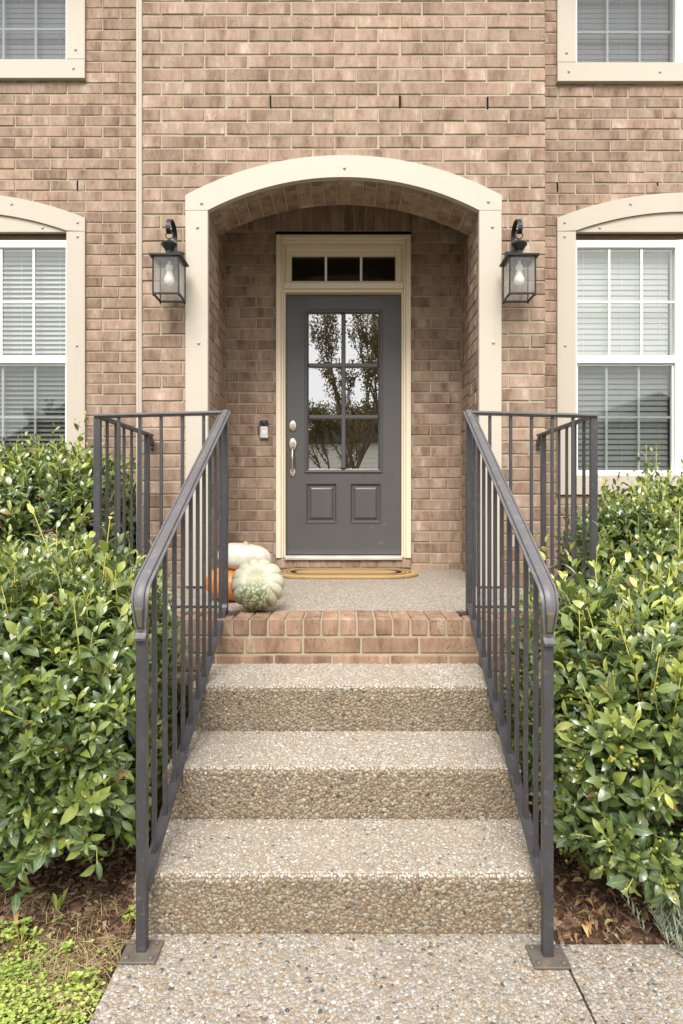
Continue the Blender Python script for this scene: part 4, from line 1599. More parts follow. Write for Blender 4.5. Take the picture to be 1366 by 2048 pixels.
def stadium(w, d, n=20):
    r_ = d / 2
    P = []
    for k in range(n + 1):
        a = -math.pi / 2 + math.pi * k / n
        P.append((w / 2 - r_ + r_ * math.cos(a), r_ * math.sin(a)))
    for k in range(n + 1):
        a = math.pi / 2 + math.pi * k / n
        P.append((-w / 2 + r_ + r_ * math.cos(a), r_ * math.sin(a)))
    return P


mt = thing('door_mat', 'oval tan coir door mat with black border lines in front of the door', 'mat', (matx, maty, MZ))


def tilt(x, y, z): return (matx + x, maty + y, zslab(maty + y) + z)


def ring_mesh(name, prof, mat):
    """prof: (inset, z) rings of the stadium, last ring filled"""
    V, F = [], []
    for (ins, z) in prof:
        V += [tilt(x, y, z + rnd.uniform(-.0006, .0006)) for x, y in stadium(mw_ - 2 * ins, md_ - 2 * ins)]
    n = len(stadium(1, .5))
    for i in range(len(prof) - 1):
        for k in range(n):
            F.append((i * n + k, i * n + (k + 1) % n, (i + 1) * n + (k + 1) % n, (i + 1) * n + k))
    return V, F, n


V, F, n = ring_mesh('x', [(0.004, .001), (0, .006), (0, .016), (.004, .021), (.012, .0225)], None)
F.append(tuple(range(4 * n, 5 * n)))
F.append(tuple(range(n))[::-1])
mesh_np('mat_pile', V, F, 'coir', mt)
for (i0, i1, i0e, i1e) in ((.052, .058, .052, .060), (.086, .091, .086, .092), (.118, .124, .112, .150)):
    A = [(x, y) for x, y in stadium(mw_ - 2 * i0e, md_ - 2 * i0)]
    B = [(x, y) for x, y in stadium(mw_ - 2 * i1e, md_ - 2 * i1)]
    n = len(A)
    V = [tilt(x, y, .0236) for x, y in A] + [tilt(x, y, .0238) for x, y in B]
    F = [(k, (k + 1) % n, n + (k + 1) % n, n + k) for k in range(n)]
    mesh_np('border_line', V, F, 'coir_black', mt)
# bristles round the rim
Vb, Fb, Tb = [], [], []
for k in range(2600):
    x, y = stadium(mw_, md_, 200)[rnd.randrange(402)] if False else (0, 0)
    break
prm = stadium(mw_, md_, 300)
bm_ = MB()
for k in range(1500):
    a = rnd.randrange(len(prm))
    b = (a + 1) % len(prm)
    t = rnd.random()
    x, y = prm[a][0] * (1 - t) + prm[b][0] * t, prm[a][1] * (1 - t) + prm[b][1] * t
    z = rnd.uniform(.002, .021)
    r_ = math.hypot(x, y) + 1e-6
    dx, dy = (x / r_ + rnd.uniform(-.6, .6)), (y / r_ + rnd.uniform(-.6, .6))
    L = rnd.uniform(.003, .008)
    p0 = Vector(tilt(x, y, z)); p1 = p0 + Vector((dx * L, dy * L, rnd.uniform(-.003, .003)))
    w = Vector((-dy, dx, .6)).normalized() * .0007
    bm_.add([p0 - w, p0 + w, p1], [(0, 1, 2)])
tag(bm_.build('bristles', 'coir', mt, fixn=False), kind='stuff')


# ------------------------------------------------------------------ pumpkins
def pumpkin(name, label, centre, rx, rz, ribs, depth, rot, mat, dip=.35, wart_fn=None, stem=None, squash=1.0, base=None, warp=0.03):
    nth, nph = 160, 56
    V, G, W = [], [], []
    q = random.Random(ribs)
    ph0 = q.random()
    for j in range(nph + 1):
        ph = math.pi * j / nph
        for i in range(nth):
            th = 2 * math.pi * i / nth
            irr = 0.22 * math.sin(th * 2 + 1.3 + ph0) + .12 * math.sin(th * 3 + 4 * ph0)
            rib = abs(math.cos((ribs * th + irr * 3) / 2)) ** .38
            s = math.sin(ph)
            cr = 1 - depth * (1 - rib) * (s ** .5)
            u = Vector((math.cos(th), math.sin(th), math.cos(ph)))
            rr = (s ** .82) * cr * rx * (1 + warp * noise.noise(Vector((u.x * 1.5, u.y * 1.5, u.z + ribs))))
            z = math.cos(ph)
            zz_ = rz * (math.copysign(abs(z) ** .85, z)) - math.copysign(dip * rz * math.exp(-(s / .30) ** 2), z)
            p = Vector((rr * math.cos(th), rr * math.sin(th) * squash, zz_))
            wv = 0.0
            if wart_fn:
                wv = wart_fn(p, u)
                if wv > 0:
                    f = noise.noise(p * 70) * .5 + noise.noise(p * 30)
                    p = p * (1 + wv * .030 * f)
            V.append(p); G.append((1 - rib) ** 1.5 * min(1, s * 1.5)); W.append(wv)
    F = []
    for j in range(nph):
        for i in range(nth):
            F.append((j * nth + i, j * nth + (i + 1) % nth, (j + 1) * nth + (i + 1) % nth, (j + 1) * nth + i))
    rm = rot.to_matrix() if hasattr(rot, 'to_matrix') else rot
    VW = [rm @ v for v in V]
    zmin = min(v.z for v in VW)
    c = Vector(centre)
    c.z = base - zmin
    me = bpy.data.meshes.new(name)
    me.from_pydata([tuple(v) for v in V], [], [f[::-1] for f in F])
    me.polygons.foreach_set('use_smooth', [True] * len(F))
    for nm, arr in (('groove', G), ('wart', W)):
        a = me.attributes.new(nm, 'FLOAT', 'POINT')
        a.data.foreach_set('value', arr)
    root = thing(name, label, 'pumpkin', (c.x, c.y, base), 'pumpkins by the door')
    o = link_mesh('pumpkin_skin', me, mat, None, c)
    o.rotation_euler = rm.to_euler()
    o.parent = root
    o.matrix_parent_inverse = Matrix.Translation(-WLOC[root.name])
    if stem:
        m = MB()
        zt_ = rz * (1 - dip)
        prof = stem
        m.lathe([(r_, zt_ + h_) for r_, h_ in prof], (0, 0, 0), 10)
        m.V = [tuple(rm @ Vector(v) + c) for v in m.V]
        m.build('stem', 'stem', root, smooth=True)
    return root


ZP = zslab(3.25) + .001
GT = Matrix.Rotation(R(62), 3, 'X') @ Matrix.Rotation(R(10), 3, 'Z')


def gwart(p, u):
    # scarred skin on the lobes that face the ground side of the camera view
    w = GT @ p
    d = math.exp(-((w.x + .005) / .075) ** 4) * max(0, min(1, (.035 - w.z) / .05)) * (1 if w.y < 0 else 0)
    d2 = math.exp(-((w.x + .03) / .10) ** 4) * max(0, min(1, (-.01 - w.z) / .06)) * (.6 if w.y < 0 else 0)
    return max(d, d2)


pumpkin('pumpkin', 'pale green ribbed pumpkin with scarred skin at the landing edge', (-.418, 3.120, 0), .131, .086, 12, .13, GT,
        'pumpkin_green', .30, gwart, [(.016, -.012), (.013, .001), (.011, .004), (.006, .002)], base=ZL + .002)
pumpkin('pumpkin', 'orange pumpkin under the white one, half hidden behind the railing post', (-.590, 3.475, 0), .155, .095, 15, .10,
        Matrix.Rotation(R(4), 3, 'Y'), 'pumpkin_orange', .18, None, None, base=ZP)
pumpkin('pumpkin', 'creamy white squat pumpkin stacked on the orange one', (-.537, 3.470, 0), .145, .076, 9, .045,
        Matrix.Rotation(R(7), 3, 'Y'), 'pumpkin_white', .16, None, [(.018, -.012), (.016, .004), (.013, .016), (.015, .020)], base=ZP + .158)


# ------------------------------------------------------------------ foliage
def leaf_template(w=.42, fold=.16, curl=.10):
    st = [(.26, .84), (.52, 1.0), (.78, .66)]
    V = [(0, 0, 0)]
    rib = [1.0]
    for (t, hw) in st:
        zc = curl * math.sin(t * 2.6) - curl * .55 * t
        for sd in (-1, 0, 1):
            V.append((t, sd * hw * w / 2, zc + abs(sd) * fold * hw * w / 2))
            rib.append(1.0 if sd == 0 else 0.0)
    V.append((1.0, 0, -curl * .55))
    rib.append(.6)
    F = [(0, 2, 1), (0, 3, 2)]
    for k in range(2):
        b = 1 + 3 * k
        F += [(b, b + 1, b + 4, b + 3), (b + 1, b + 2, b + 5, b + 4)]
    F += [(7, 8, 10), (8, 9, 10)]
    return np.array(V), F, rib


LEAF_V, LEAF_F, LEAF_R = leaf_template(.40)
LEAF_FLIP = [f[::-1] for f in LEAF_F]


def norm(a): return a / (np.linalg.norm(a, axis=-1, keepdims=True) + 1e-9)


def leaf_variant(tint, mat='holly'):
    me = bpy.data.meshes.new('leaf')
    me.from_pydata(LEAF_V.tolist(), [], LEAF_F)
    me.polygons.foreach_set('use_smooth', [True] * len(LEAF_F))
    a = me.attributes.new('tint', 'FLOAT', 'FACE'); a.data.foreach_set('value', [tint] * len(LEAF_F))
    a = me.attributes.new('rib', 'FLOAT', 'POINT'); a.data.foreach_set('value', LEAF_R)
    me.materials.append(M[mat])
    return me


HOLLY_VAR = [leaf_variant(t) for t in (.05, .15, .25, .35, .45, .55, .65, .75, .86, .985)]


def shrub(label, base, lobes, nshoot, leaf_len, seed, solo_n=0, tipl=1.0, facing=None, keep=None, bare_low=0.0):
    """lobes: (centre, half sizes) rounded boxes; shoots grow out of their joint surface, leaves spiral up each shoot"""
    q = np.random.default_rng(seed)
    root = thing('holly_shrub', label, 'shrub', base, 'holly shrubs beside the steps')
    P, NM = [], []
    areas = np.array([h[0] * h[1] + h[1] * h[2] + h[0] * h[2] for _, h in lobes])
    areas = areas / areas.sum()
    for (li, (c, h)) in enumerate(lobes):
        n = int(nshoot * areas[li])
        d = norm(q.normal(size=(n * 3, 3)))
        e = 3.2
        c, h = np.array(c), np.array(h)
        k = (np.abs(d / h) ** e).sum(1) ** (-1 / e)
        pts = c + d * k[:, None]
        nn = norm(np.sign(d) * np.abs(d * k[:, None] / h) ** (e - 1) / h)
        lump = np.array([noise.noise(Vector(p * 3.1)) for p in pts]) * .09 + np.array([noise.noise(Vector(p * 8.0)) for p in pts]) * .045
        pts = pts + nn * lump[:, None]
        ok = np.ones(len(pts), bool)
        for (lj, (c2, h2)) in enumerate(lobes):
            if lj != li:
                ok &= (np.abs((pts - np.array(c2)) / (np.array(h2) * .92)) ** e).sum(1) > 1
        ok &= nn[:, 2] > -0.75
        if facing is not None:
            view = norm(np.array([0, 0, CAM_Z]) - pts)
            ok &= ((nn * view).sum(1) > -0.35) | (q.random(len(pts)) < facing)
        if keep is not None:
            ok &= keep(pts)
        pts, nn = pts[ok][:n], nn[ok][:n]
        P.append(pts); NM.append(nn)
    P, NM = np.concatenate(P), np.concatenate(NM)
    # three layers: outer sprigs, mid, deep inside
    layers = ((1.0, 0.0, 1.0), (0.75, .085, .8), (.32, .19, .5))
    O, A, B, N, T = [], [], [], [], []
    stems = MB()
    for (share, sink, gain) in layers:
        sel = q.random(len(P)) < share
        if sink < .1:                              # open gaps in the outer growth
            sel &= np.array([noise.noise(Vector(p_ * 4.7)) for p_ in P]) > (-.30 if sink == 0 else -.42)
        p, nrm_ = P[sel], NM[sel]
        n = len(p)
        up = np.array([0, 0, 1.0])
        topness = np.clip(nrm_[:, 2], 0, 1)
        sd = norm(nrm_ * .75 + up * (.42 + .5 * topness[:, None]) + q.normal(0, .30, (n, 3)))
        L = q.uniform(.06, .17, n) * (1 + .75 * topness) * np.where(q.random(n) < .07, 1.7, 1.0)
        root_p = p - nrm_ * (sink + .075)
        # a frame round each shoot
        a1 = norm(np.cross(sd, up + q.normal(0, .2, (n, 3))))
        b1 = np.cross(sd, a1)
        nl = 10
        ph = q.random(n) * 6.28
        vig = q.random(n)
        for k in range(nl):
            t = (k + .4) / nl
            th = ph + k * 2.4
            rad_ = np.cos(th)[:, None] * a1 + np.sin(th)[:, None] * b1
            el = np.radians(78 - 40 * t + q.normal(0, 13, n))
            ax = norm(sd * np.cos(el)[:, None] + rad_ * np.sin(el)[:, None] + up * .10)
            nv = sd - (sd * ax).sum(1, keepdims=True) * ax
            nv = norm(nv + q.normal(0, .22, (n, 3)))
            nv = norm(nv - (nv * ax).sum(1, keepdims=True) * ax)
            bx = np.cross(nv, ax)
            ln = leaf_len * q.uniform(.48, 1.30, n) * (1.08 - .45 * max(0, t - .55) / .45)
            pos = root_p + sd * (L * (.25 + .80 * t))[:, None] + rad_ * .004
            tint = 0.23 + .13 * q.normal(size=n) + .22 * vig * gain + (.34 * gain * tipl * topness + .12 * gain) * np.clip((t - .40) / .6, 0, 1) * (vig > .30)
            wmul = q.uniform(.68, 1.32, n)
            okk = pos[:, 2] > base[2] + .03
            O.append(pos[okk]); A.append((ax * ln[:, None])[okk]); B.append((bx * (ln * wmul)[:, None])[okk])
            N.append((nv * (ln * q.uniform(.5, 1.7, n))[:, None])[okk]); T.append(np.where(q.random(n) < .008, .985, np.clip(tint, .02, .95))[okk])
        if sink < .1:
            for i in range(0, n, 2 if sink == 0 else 4):
                if root_p[i][2] < base[2] + .05: continue
                e_ = root_p[i] + sd[i] * L[i] * 1.02
                if any((abs(w_[0]) < .64 and w_[1] < Y4 + .02) or (abs(w_[0]) < 1.27 and w_[1] > Y4 - .02) or w_[1] > WING - .05
                       for w_ in (root_p[i] - nrm_[i] * .04, root_p[i], e_)): continue
                stems.tube([root_p[i] - nrm_[i] * .04, root_p[i] + sd[i] * L[i] * .5 + q.normal(0, .004, 3), e_], [.0026, .0021, .0011], 5)
    O, A, B, N, T = map(np.concatenate, (O, A, B, N, T))
    # keep clear of the steps, the landing and the railings
    inx = lambda v, a_, b_: (v > a_) & (v < b_)
    tipp = O + A
    bad = np.zeros(len(O), bool)
    for pp in (O, tipp):
        bad |= (np.abs(pp[:, 0]) < .625) & (pp[:, 1] < Y4 + .02)
        bad |= (np.abs(pp[:, 0]) < 1.26) & inx(pp[:, 1], Y4 - .01, BAY + .1)
        bad |= pp[:, 1] > WING - .03
        bad |= (np.abs(pp[:, 0]) < 1.25) & (pp[:, 1] > BAY - .03)
    O, A, B, N, T = (z[~bad] for z in (O, A, B, N, T))
    idx = np.arange(len(O))
    if solo_n:
        vd = np.array([0, 0, CAM_Z]) - O
        dist = np.linalg.norm(vd, axis=1)
        face = np.abs((norm(N) * vd / dist[:, None]).sum(1))
        inframe = (np.abs(O[:, 0] / O[:, 1]) < .53) & ((CAM_Z - O[:, 2]) / O[:, 1] < .78)
        # leaves of the outermost layer only
        outer = np.zeros(len(O), bool); outer[:int(len(O) * .42)] = True
        score = np.linalg.norm(A, axis=1) ** 2 * face / dist ** 2 * inframe * outer
        pick = np.argsort(-score)[:solo_n]
        for i in pick:
            v = 9 if T[i] > .96 else int(np.clip(round(T[i] * 10 - .5), 0, 8))
            o = bpy.data.objects.new('leaf', HOLLY_VAR[v])
            C.objects.link(o)
            M4 = Matrix(((A[i][0], B[i][0], N[i][0], O[i][0] - base[0]), (A[i][1], B[i][1], N[i][1], O[i][1] - base[1]),
                         (A[i][2], B[i][2], N[i][2], O[i][2] - base[2]), (0, 0, 0, 1)))
            o.parent = root
            o.matrix_local = M4
        keepm = np.ones(len(O), bool); keepm[pick] = False
        O, A, B, N, T = (z[keepm] for z in (O, A, B, N, T))
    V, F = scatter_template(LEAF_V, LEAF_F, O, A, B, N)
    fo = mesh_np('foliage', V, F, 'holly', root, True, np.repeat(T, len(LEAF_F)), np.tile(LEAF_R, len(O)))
    tag(fo, kind='stuff')
    so = stems.build('stems', 'twig', root, smooth=True, fixn=False)
    tag(so, kind='stuff')
    # woody framework from the ground
    tk = MB()
    for k in range(9):
        li = rnd.randrange(len(lobes))
        c, h = lobes[li]
        gx_, gy_ = base[0] + rnd.uniform(-.10, .10), base[1] + rnd.uniform(-.10, .10)
        e_ = Vector((c[0] + rnd.uniform(-.7, .7) * h[0], c[1] + rnd.uniform(-.7, .7) * h[1], c[2] + rnd.uniform(-.1, .6) * h[2]))
        s_ = Vector((gx_, gy_, base[2] - .03))
        mid = s_.lerp(e_, .5) + Vector((rnd.uniform(-.06, .06), rnd.uniform(-.06, .06), .05))
        tk.tube([s_, s_.lerp(mid, .5) + Vector((0, 0, .03)), mid, mid.lerp(e_, .6), e_], [.014, .012, .009, .006, .003], 7)
    tk.build('trunk', 'bark', root, smooth=True, fixn=False)
    return root, P, NM


LF = [((-1.20, 2.32, .51), (.56, .48, .39)), ((-.98, 2.12, .41), (.34, .30, .30)), ((-1.55, 2.3, .50), (.40, .53, .40))]
shrub('large holly shrub on the left, close to the lower steps', (-1.20, 2.36, .02), LF, 1800, .057, 21, 300, 1.0, .12)
LB = [((-2.02, 3.85, .85), (.72, .55, .60)), ((-1.60, 3.70, .78), (.33, .45, .62))]
shrub('holly shrub under the left arched window, behind the larger left shrub', (-1.95, 3.85, .02), LB, 1650, .055, 22, 60, .9, .12)
RF = [((1.20, 2.32, .46), (.55, .48, .36)), ((1.05, 2.08, .36), (.36, .30, .30)), ((1.60, 2.2, .43), (.42, .55, .38)), ((1.30, 1.96, .26), (.26, .17, .20))]
_, RP, RN = shrub('large holly shrub with green berries on the right of the steps', (1.22, 2.36, .02), RF, 1850, .055, 23, 300, 1.15, .12)
RB = [((2.06, 3.90, .68), (.66, .55, .54)), ((1.66, 3.80, .56), (.28, .45, .56))]
shrub('holly shrub under the right arched window, behind the berry shrub', (1.95, 3.9, .02), RB, 1600, .055, 24, 60, .9, .12)

# berries in clusters on the right front shrub
rsh = [o for o in C.objects if o.name.startswith('holly_shrub') and 'berries' in o.get('label', '')][0]
sel = [i for i in range(len(RP)) if RN[i][1] < .1 and RP[i][2] > .18 and RP[i][2] < .95 and RP[i][0] > .68 and RP[i][0] / RP[i][1] < .56]
rnd.shuffle(sel)
ico = bmesh.new()
bmesh.ops.create_icosphere(ico, subdivisions=2, radius=1)
ICO_V = np.array([v.co[:] for v in ico.verts]); ICO_F = [tuple(v.index for v in f.verts) for f in ico.faces]
ico.free()
BV, BF, BT = [], [], []
for i in sel[:95]:
    c = Vector(RP[i]) + Vector(RN[i]) * .032
    n = rnd.randint(3, 8)
    O = np.array([[c.x + rnd.gauss(0, .015), c.y + rnd.gauss(0, .012), c.z + rnd.gauss(0, .014)] for k in range(n)])
    r_ = nr.uniform(.0042, .0058, n)
    A = np.zeros((n, 3)); A[:, 0] = r_
    B = np.zeros((n, 3)); B[:, 1] = r_
    N = np.zeros((n, 3)); N[:, 2] = r_
    V, F = scatter_template(ICO_V, ICO_F, O, A, B, N)
    b0 = sum(len(v) for v in BV)
    BV.append(V)
    BF += [tuple(j + b0 for j in f) for f in F]
    BT.append(np.repeat(nr.random(n) ** 1.3 * .93 + (nr.random(n) < .03) * .07, len(ICO_F)))
tag(mesh_np('berries', np.concatenate(BV), BF, 'berry', rsh, True, np.concatenate(BT)), kind='stuff')

# ------------------------------------------------------------------ mulch, litter, weeds
CH = [(-.5, -.5, 0), (.5, -.45, 0), (.5, .5, 0), (-.48, .42, 0), (-.42, -.35, 1), (.45, -.4, .8), (.38, .42, 1), (-.45, .3, .9)]
CHF = [(4, 5, 6, 7), (0, 1, 5, 4), (1, 2, 6, 5), (2, 3, 7, 6), (3, 0, 4, 7)]


def scatter_flat(name, label, cat, mat, boxes, TV, TF, lrange, arange, hrange, tilt_s, zlift, tint=None, gamma=1.0, parent=None, mask=None):
    Os, As, Bs, Ns = [], [], [], []
    for (x0, x1, y0, y1, n) in boxes:
        x, y = nr.uniform(x0, x1, n), nr.uniform(y0, y1, n)
        if mask is not None:
            k = mask(x, y); x, y = x[k], y[k]; n = len(x)
        z = np.array([soil_z(a, b) for a, b in zip(x, y)]) + nr.uniform(zlift[0], zlift[1], n)
        th = nr.random(n) * 6.283
        tx, ty = nr.normal(0, tilt_s, n), nr.normal(0, tilt_s, n)
        ax = norm(np.stack([np.cos(th), np.sin(th), tx], 1))
        bx = norm(np.stack([-np.sin(th), np.cos(th), ty], 1))
        nx = norm(np.cross(ax, bx))
        l = lrange[0] + (lrange[1] - lrange[0]) * nr.random(n) ** 1.8
        Os.append(np.stack([x, y, z], 1)); As.append(ax * l[:, None]); Bs.append(bx * (l * nr.uniform(*arange, n))[:, None])
        Ns.append(nx * (nr.uniform(*hrange, n))[:, None])
    O, A, B, N = map(np.concatenate, (Os, As, Bs, Ns))
    V, F = scatter_template(np.array(TV), TF, O, A, B, N)
    T = nr.random(len(O)) ** gamma if tint is None else np.full(len(O), tint)
    o = mesh_np(name, V, F, mat, parent, False, np.repeat(T, len(TF)))
    return tag(o, label, cat, None, 'stuff')


clear_path = lambda x, y: ~((x > -.625) & (x < .63)) & ~((x > 0) & (y < 1.84))
scatter_flat('bark_mulch', 'dark brown bark mulch covering the beds', 'mulch', 'mulch',
             [(-1.45, -.63, 1.5, 2.6, 5200), (.63, 1.5, 1.84, 2.6, 3600)], CH, CHF, (.006, .052), (.18, .5), (.003, .010), .22, (-.004, .004), gamma=1.4, mask=clear_path)
ST = [(-.5, -.5, 0), (-.5, .5, 0), (0, -.5, 1), (0, .5, 1), (.5, -.5, .2), (.5, .5, .2)]
scatter_flat('dry_straw', 'thin dry grass and pine straw strewn over the left bed', 'straw', 'straw',
             [(-1.3, -.63, 1.55, 2.05, 1500), (-.86, -.63, 1.62, 1.86, 700), (.64, 1.2, 1.86, 2.1, 160)], ST, [(0, 2, 3, 1), (2, 4, 5, 3)],
             (.02, .085), (.014, .026), (.002, .016), .16, (.002, .016), mask=clear_path)

# clover-like ground cover, lower left
LT = [(0, 0, 0), (.35, -.38, .10), (.8, -.36, .12), (1.0, 0, .02), (.8, .36, .12), (.35, .38, .10)]
LTF = [(0, 1, 2, 3), (0, 3, 4, 5)]


def clover_field():
    O, A, B, N, T = [], [], [], [], []
    n = 8500
    for k in range(n):
        x, y = rnd.uniform(-1.35, -.62), rnd.uniform(1.30, 1.96)
        # dense towards the lower left, thinning to the bed and the path
        edge = (1.785 - y) * 3.2 + (-.84 - x) * 1.5 + noise.noise(Vector((x * 6, y * 6, 0))) * .75
        if edge < 0 and not (rnd.random() < .05 and edge > -.6): continue
        if edge < .35 and rnd.random() < .45: continue
        z = soil_z(x, y) + rnd.uniform(.004, .030)
        a0 = rnd.random() * 6.28
        tone = min(1, max(0, .55 + .5 * noise.noise(Vector((x * 9, y * 9, 3))) + rnd.gauss(0, .18)))
        s_ = rnd.uniform(.0045, .0085)
        for j in range(rnd.choice((3, 4, 4, 5))):
            a = a0 + j * 6.28 / 4 + rnd.uniform(-.3, .3)
            ti = rnd.uniform(-.1, .55)
            ax = np.array([math.cos(a) * math.cos(ti), math.sin(a) * math.cos(ti), math.sin(ti)])
            bx = np.array([-math.sin(a), math.cos(a), rnd.uniform(-.2, .2)])
            O.append((x, y, z)); A.append(ax * s_); B.append(bx * s_); N.append(np.cross(ax, bx) * s_); T.append(tone)
    V, F = scatter_template(np.array(LT), LTF, np.array(O), np.array(A), np.array(B), np.array(N))
    o = mesh_np('ground_cover', V, F, 'clover', None, False, np.repeat(np.array(T), len(LTF)))
    tag(o, 'bright green low ground cover weeds at the lower left', 'weeds', None, 'stuff')


clover_field()
GB = [(0, -.5, 0), (0, .5, 0), (.5, -.4, .35), (.5, .4, .35), (1, 0, .55)]
scatter_flat('grass_blades', 'thin grass blades among the lower left ground cover', 'grass', 'clover',
             [(-1.35, -.63, 1.35, 1.84, 1500)], GB, [(0, 2, 3, 1), (2, 4, 3)], (.018, .05), (.035, .06), (.010, .03), .5, (.0, .01),
             mask=lambda x, y: ((1.80 - y) * 3.2 + (-.80 - x) * 1.5) > nr.uniform(-.5, .6, len(x)))


def weed(label, x, y, n, size, hgt, narrow=False, mat='clover'):
    z0 = soil_z(x, y)
    r_ = thing('weed_plant', label, 'weed', (x, y, z0), 'small weeds growing in the mulch')
    O, A, B, N, T = [], [], [], [], []
    st = MB()
    for k in range(n):
        a = rnd.random() * 6.28
        d = rnd.random() ** .6 * size
        top = Vector((x + math.cos(a) * d, y + math.sin(a) * d * .8, z0 + rnd.uniform(.35, 1) * hgt))
        if narrow:
            ax = Vector((math.cos(a) * .45, math.sin(a) * .45, 1)).normalized() * hgt * rnd.uniform(.5, 1)
            bx = Vector((-math.sin(a), math.cos(a), 0)) * hgt * .22
            O.append((x, y, z0)); A.append(ax); B.append(bx); N.append(ax.cross(bx).normalized() * .02); T.append(rnd.random())
            continue
        st.tube([(x, y, z0 - .004), (x + math.cos(a) * d * .5, y + math.sin(a) * d * .4, z0 + hgt * .4), top], [.0012, .001, .0007], 4)
        for j in range(4):
            b = a + j * 1.57 + rnd.uniform(-.3, .3)
            ti = rnd.uniform(0, .6)
            l = rnd.uniform(.010, .018)
            ax = Vector((math.cos(b) * math.cos(ti), math.sin(b) * math.cos(ti), math.sin(ti)))
            bx = Vector((-math.sin(b), math.cos(b), 0))
            O.append(top); A.append(ax * l); B.append(bx * l * .9); N.append(ax.cross(bx) * l); T.append(rnd.random())
    V, F = scatter_template(np.array(LT), LTF, np.array(O), np.array(A), np.array(B), np.array(N))
    mesh_np('leaves', V, F, mat, r_, False, np.repeat(np.array(T), len(LTF)))
    if st.V: st.build('stalks', 'twig', r_, fixn=False)


weed('upright weed with two narrow leaves in the left mulch', -.885, 1.985, 7, .02, .085, True)
weed('spreading chickweed with rounded leaves beyond the ground cover', -.93, 1.845, 16, .075, .06)
weed('little round leaved weed against the side of the lowest step', -.652, 1.93, 5, .022, .05)
weed('tiny weed sprig in the straw between chickweed and railing plate', -.785, 1.80, 4, .02, .04)
weed('weed sprigs at the edge of the path near the lower left corner', -.69, 1.665, 9, .05, .05)

# fallen leaves
DRY_V, DRY_F, DRY_R = leaf_template(.46, .5, .42)
DRY = []
for t in (.1, .3, .45, .6, .75, .88, .98):
    me = bpy.data.meshes.new('fallen_leaf')
    me.from_pydata(DRY_V.tolist(), [], DRY_F)
    me.polygons.foreach_set('use_smooth', [True] * len(DRY_F))
    a = me.attributes.new('tint', 'FLOAT', 'FACE'); a.data.foreach_set('value', [t] * len(DRY_F))
    a = me.attributes.new('rib', 'FLOAT', 'POINT'); a.data.foreach_set('value', DRY_R)
    me.materials.append(M['dry_leaf'])
    DRY.append(me)


def fallen(x, y, label, group, me=None, l=None):
    o = bpy.data.objects.new('fallen_leaf', me or rnd.choice(DRY))
    C.objects.link(o)
    l = l or rnd.uniform(.032, .058)
    o.scale = (l, l * rnd.uniform(.8, 1.1), l * rnd.choice((1, -.8)))
    o.rotation_euler = (rnd.gauss(0, .35), rnd.gauss(0, .25), rnd.random() * 6.28)
    o.location = (x, y, soil_z(x, y) + .012)
    tag(o, label, 'leaf', group)


for k in range(95):
    x = .66 + rnd.random() ** 1.2 * .50
    y = 1.855 + rnd.random() ** 1.1 * .42
    fallen(x, y, 'brown dry leaf fallen on the mulch under the right shrub', 'dry leaves under the right shrub')
fallen(-.985, 1.955, 'curled orange brown leaf at the left edge of the mulch', None, DRY[4], .055)
for k in range(9):
    fallen(rnd.uniform(-1.0, -.66), rnd.uniform(1.86, 2.1), 'small dry leaf on the left mulch', 'dry leaves on the left mulch', None, .028)

# silvery lavender at the right edge
lv = thing('lavender_plant', 'silvery green lavender plant at the right edge beside the path', 'plant', (.985, 1.86, -.01), None)
O, A, B, N, T = [], [], [], [], []
NT = [(0, 0, 0), (.3, -.06, .03), (.7, -.055, .06), (1, 0, .0), (.7, .055, .06), (.3, .06, .03)]
for k in range(46):
    bx_, by_ = .985 + rnd.gauss(0, .035), 1.84 + rnd.gauss(0, .03)
    a = rnd.random() * 6.28
    d = Vector((math.cos(a) * .55 - .12, math.sin(a) * .5 - .15, 1)).normalized()
    L = rnd.uniform(.05, .14)
    for j in range(9):
        p = Vector((bx_, by_, -.01)) + d * L * (j / 8)
        for sd in (0, 3.14):
            th = a + sd + j * 1.57
            r0 = Vector((math.cos(th), math.sin(th), .75)).normalized()
            ax = (r0 * .8 + d * .5).normalized() * rnd.uniform(.022, .042)
            bb = ax.cross(Vector((0, 0, 1))).normalized() * ax.length
            O.append(p); A.append(ax); B.append(bb); N.append(bb.cross(ax).normalized() * ax.length); T.append(rnd.random())
V, F = scatter_template(np.array(NT), LTF, np.array(O), np.array(A), np.array(B), np.array(N))
mesh_np('leaves', V, F, 'silver_leaf', lv, False, np.repeat(np.array(T), 2))

# ------------------------------------------------------------------ across the street (seen in the glass)
slab('road', [(-60, -13.0), (60, -13.0), (60, -8.5), (-60, -8.5)], -0.12, -0.07, 'road')


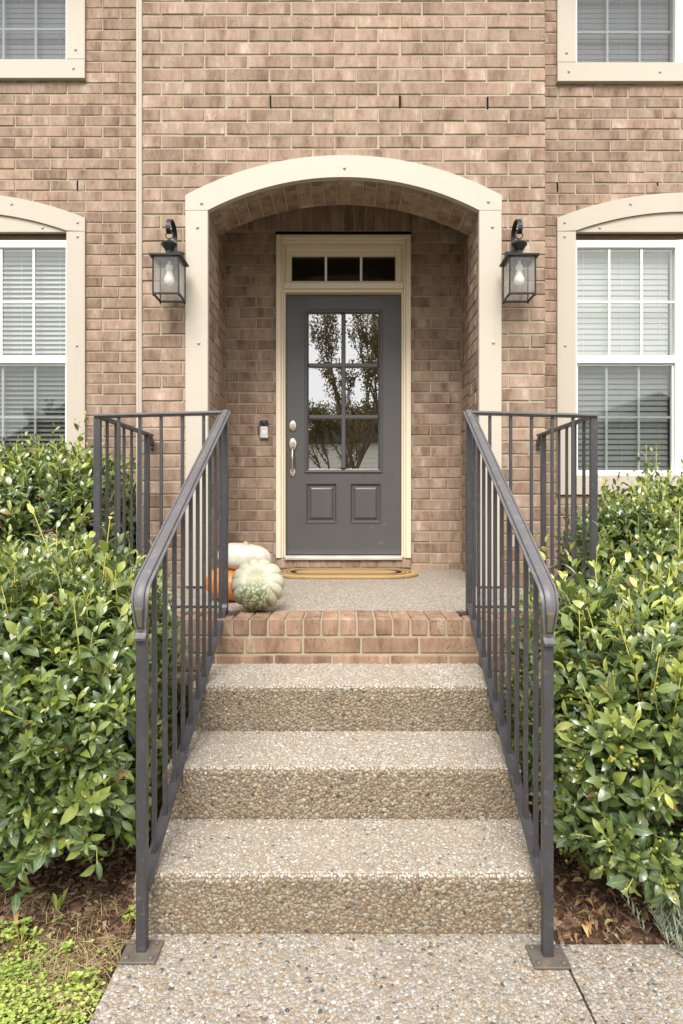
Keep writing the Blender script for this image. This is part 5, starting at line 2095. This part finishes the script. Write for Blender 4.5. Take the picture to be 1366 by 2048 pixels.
def tree(label, x, y, hgt, spread, nleaf, seed, lsize=.06):
    q = random.Random(seed)
    t = thing('street_tree', label, 'tree', (x, y, -.09))
    wood = MB()
    tips = []

    def grow(p, d, L, r_, depth):
        pts, rads = [p], [r_]
        for k in range(4):
            d = (d + Vector((q.gauss(0, .10), q.gauss(0, .10), .06))).normalized()
            p = p + d * L / 4
            pts.append(p); rads.append(r_ * (1 - .12 * (k + 1)))
            if depth >= 2: tips.append((p.copy(), d.copy()))
        wood.tube(pts, rads, 6)
        if depth < 4:
            for k in range(3 if depth else 5):
                a = q.random() * 6.28
                sp = spread * (1.0 if depth == 0 else .8)
                nd = (d + Vector((math.cos(a) * sp, math.sin(a) * sp, .25))).normalized()
                grow(pts[-1] if k else pts[3], nd, L * q.uniform(.58, .78), r_ * .55, depth + 1)
    grow(Vector((x, y, -.1)), Vector((0, 0, 1)), hgt * .30, .085, 0)
    wood.build('trunk', 'bark', t, smooth=True, fixn=False)
    O, A, B, N, T = [], [], [], [], []
    for k in range(nleaf):
        p, d = tips[q.randrange(len(tips))]
        ax = Vector((q.gauss(0, 1), q.gauss(0, 1), q.gauss(.3, .8))).normalized()
        bb = ax.orthogonal().normalized()
        l = lsize * q.uniform(.6, 1.3)
        O.append(p + Vector((q.gauss(0, .05), q.gauss(0, .05), q.gauss(0, .06)))); A.append(ax * l); B.append(bb * l); N.append(ax.cross(bb) * l); T.append(q.random())
    V, F = scatter_template(np.array(LT), LTF, np.array(O), np.array(A), np.array(B), np.array(N))
    tag(mesh_np('crown', V, F, 'tree_leaf', t, False, np.repeat(np.array(T), 2)), kind='stuff')


tree('slender young tree with thin reddish leaves mirrored in the door glass', .30, -5.2, 7.2, .62, 11000, 3, .040)
tree('shrubby tree behind the young one mirrored in the lower door panes', -.35, -7.4, 6.4, .85, 14000, 5, .048)
tree('bushy tree across the street mirrored in the left window', -8.6, -8.0, 5.0, .75, 5200, 8, .085)
tree('bushy tree across the street mirrored in the right window', 9.5, -9.5, 4.4, .75, 4200, 9, .085)


def far_house(label, x0, x1, y, zw, zr):
    hs_ = thing('far_house', label, 'house', ((x0 + x1) / 2, y, -.09))
    m = MB(); m.box(x0, x1, y - 7, y, -.1, zw); m.build('wall', 'siding', hs_)
    z = .25
    while z < zw - .1:
        m = MB()
        m.add([(x0, y + .004, z), (x1, y + .004, z), (x1, y + .004, z + .2), (x0, y + .004, z + .2), (x0, y + .03, z), (x1, y + .03, z)],
              [(4, 5, 2, 3), (0, 1, 5, 4)])
        m.build('siding_board', 'siding', hs_, fixn=False)
        z += .2
    xm = (x0 + x1) / 2
    m = MB(); m.prism([(x0 - .5, zw - .1), (x1 + .5, zw - .1), (xm, zr)], y - 7.4, y + .45, axis='Y'); m.build('roof', 'shingle', hs_)
    for k in range(3):
        wx = x0 + (x1 - x0) * (k + .5) / 3
        w = MB(); w.box(wx - .55, wx + .55, y + .02, y + .07, 1.0, 2.5, .01); wf = w.build('window', 'vinyl_white', hs_)
        g_ = MB(); g_.box(wx - .47, wx + .47, y + .06, y + .08, 1.08, 2.42); g_.build('pane', 'screen_glass', wf)


far_house('cream siding house across the street mirrored in the door glass', -2.5, 6.0, -19, 4.3, 5.9)
far_house('cream siding house across the street mirrored in the left window', -17.5, -7.0, -20, 3.2, 6.4)
far_house('cream siding house across the street mirrored in the right window', 9.5, 19.5, -20, 3.2, 6.6)
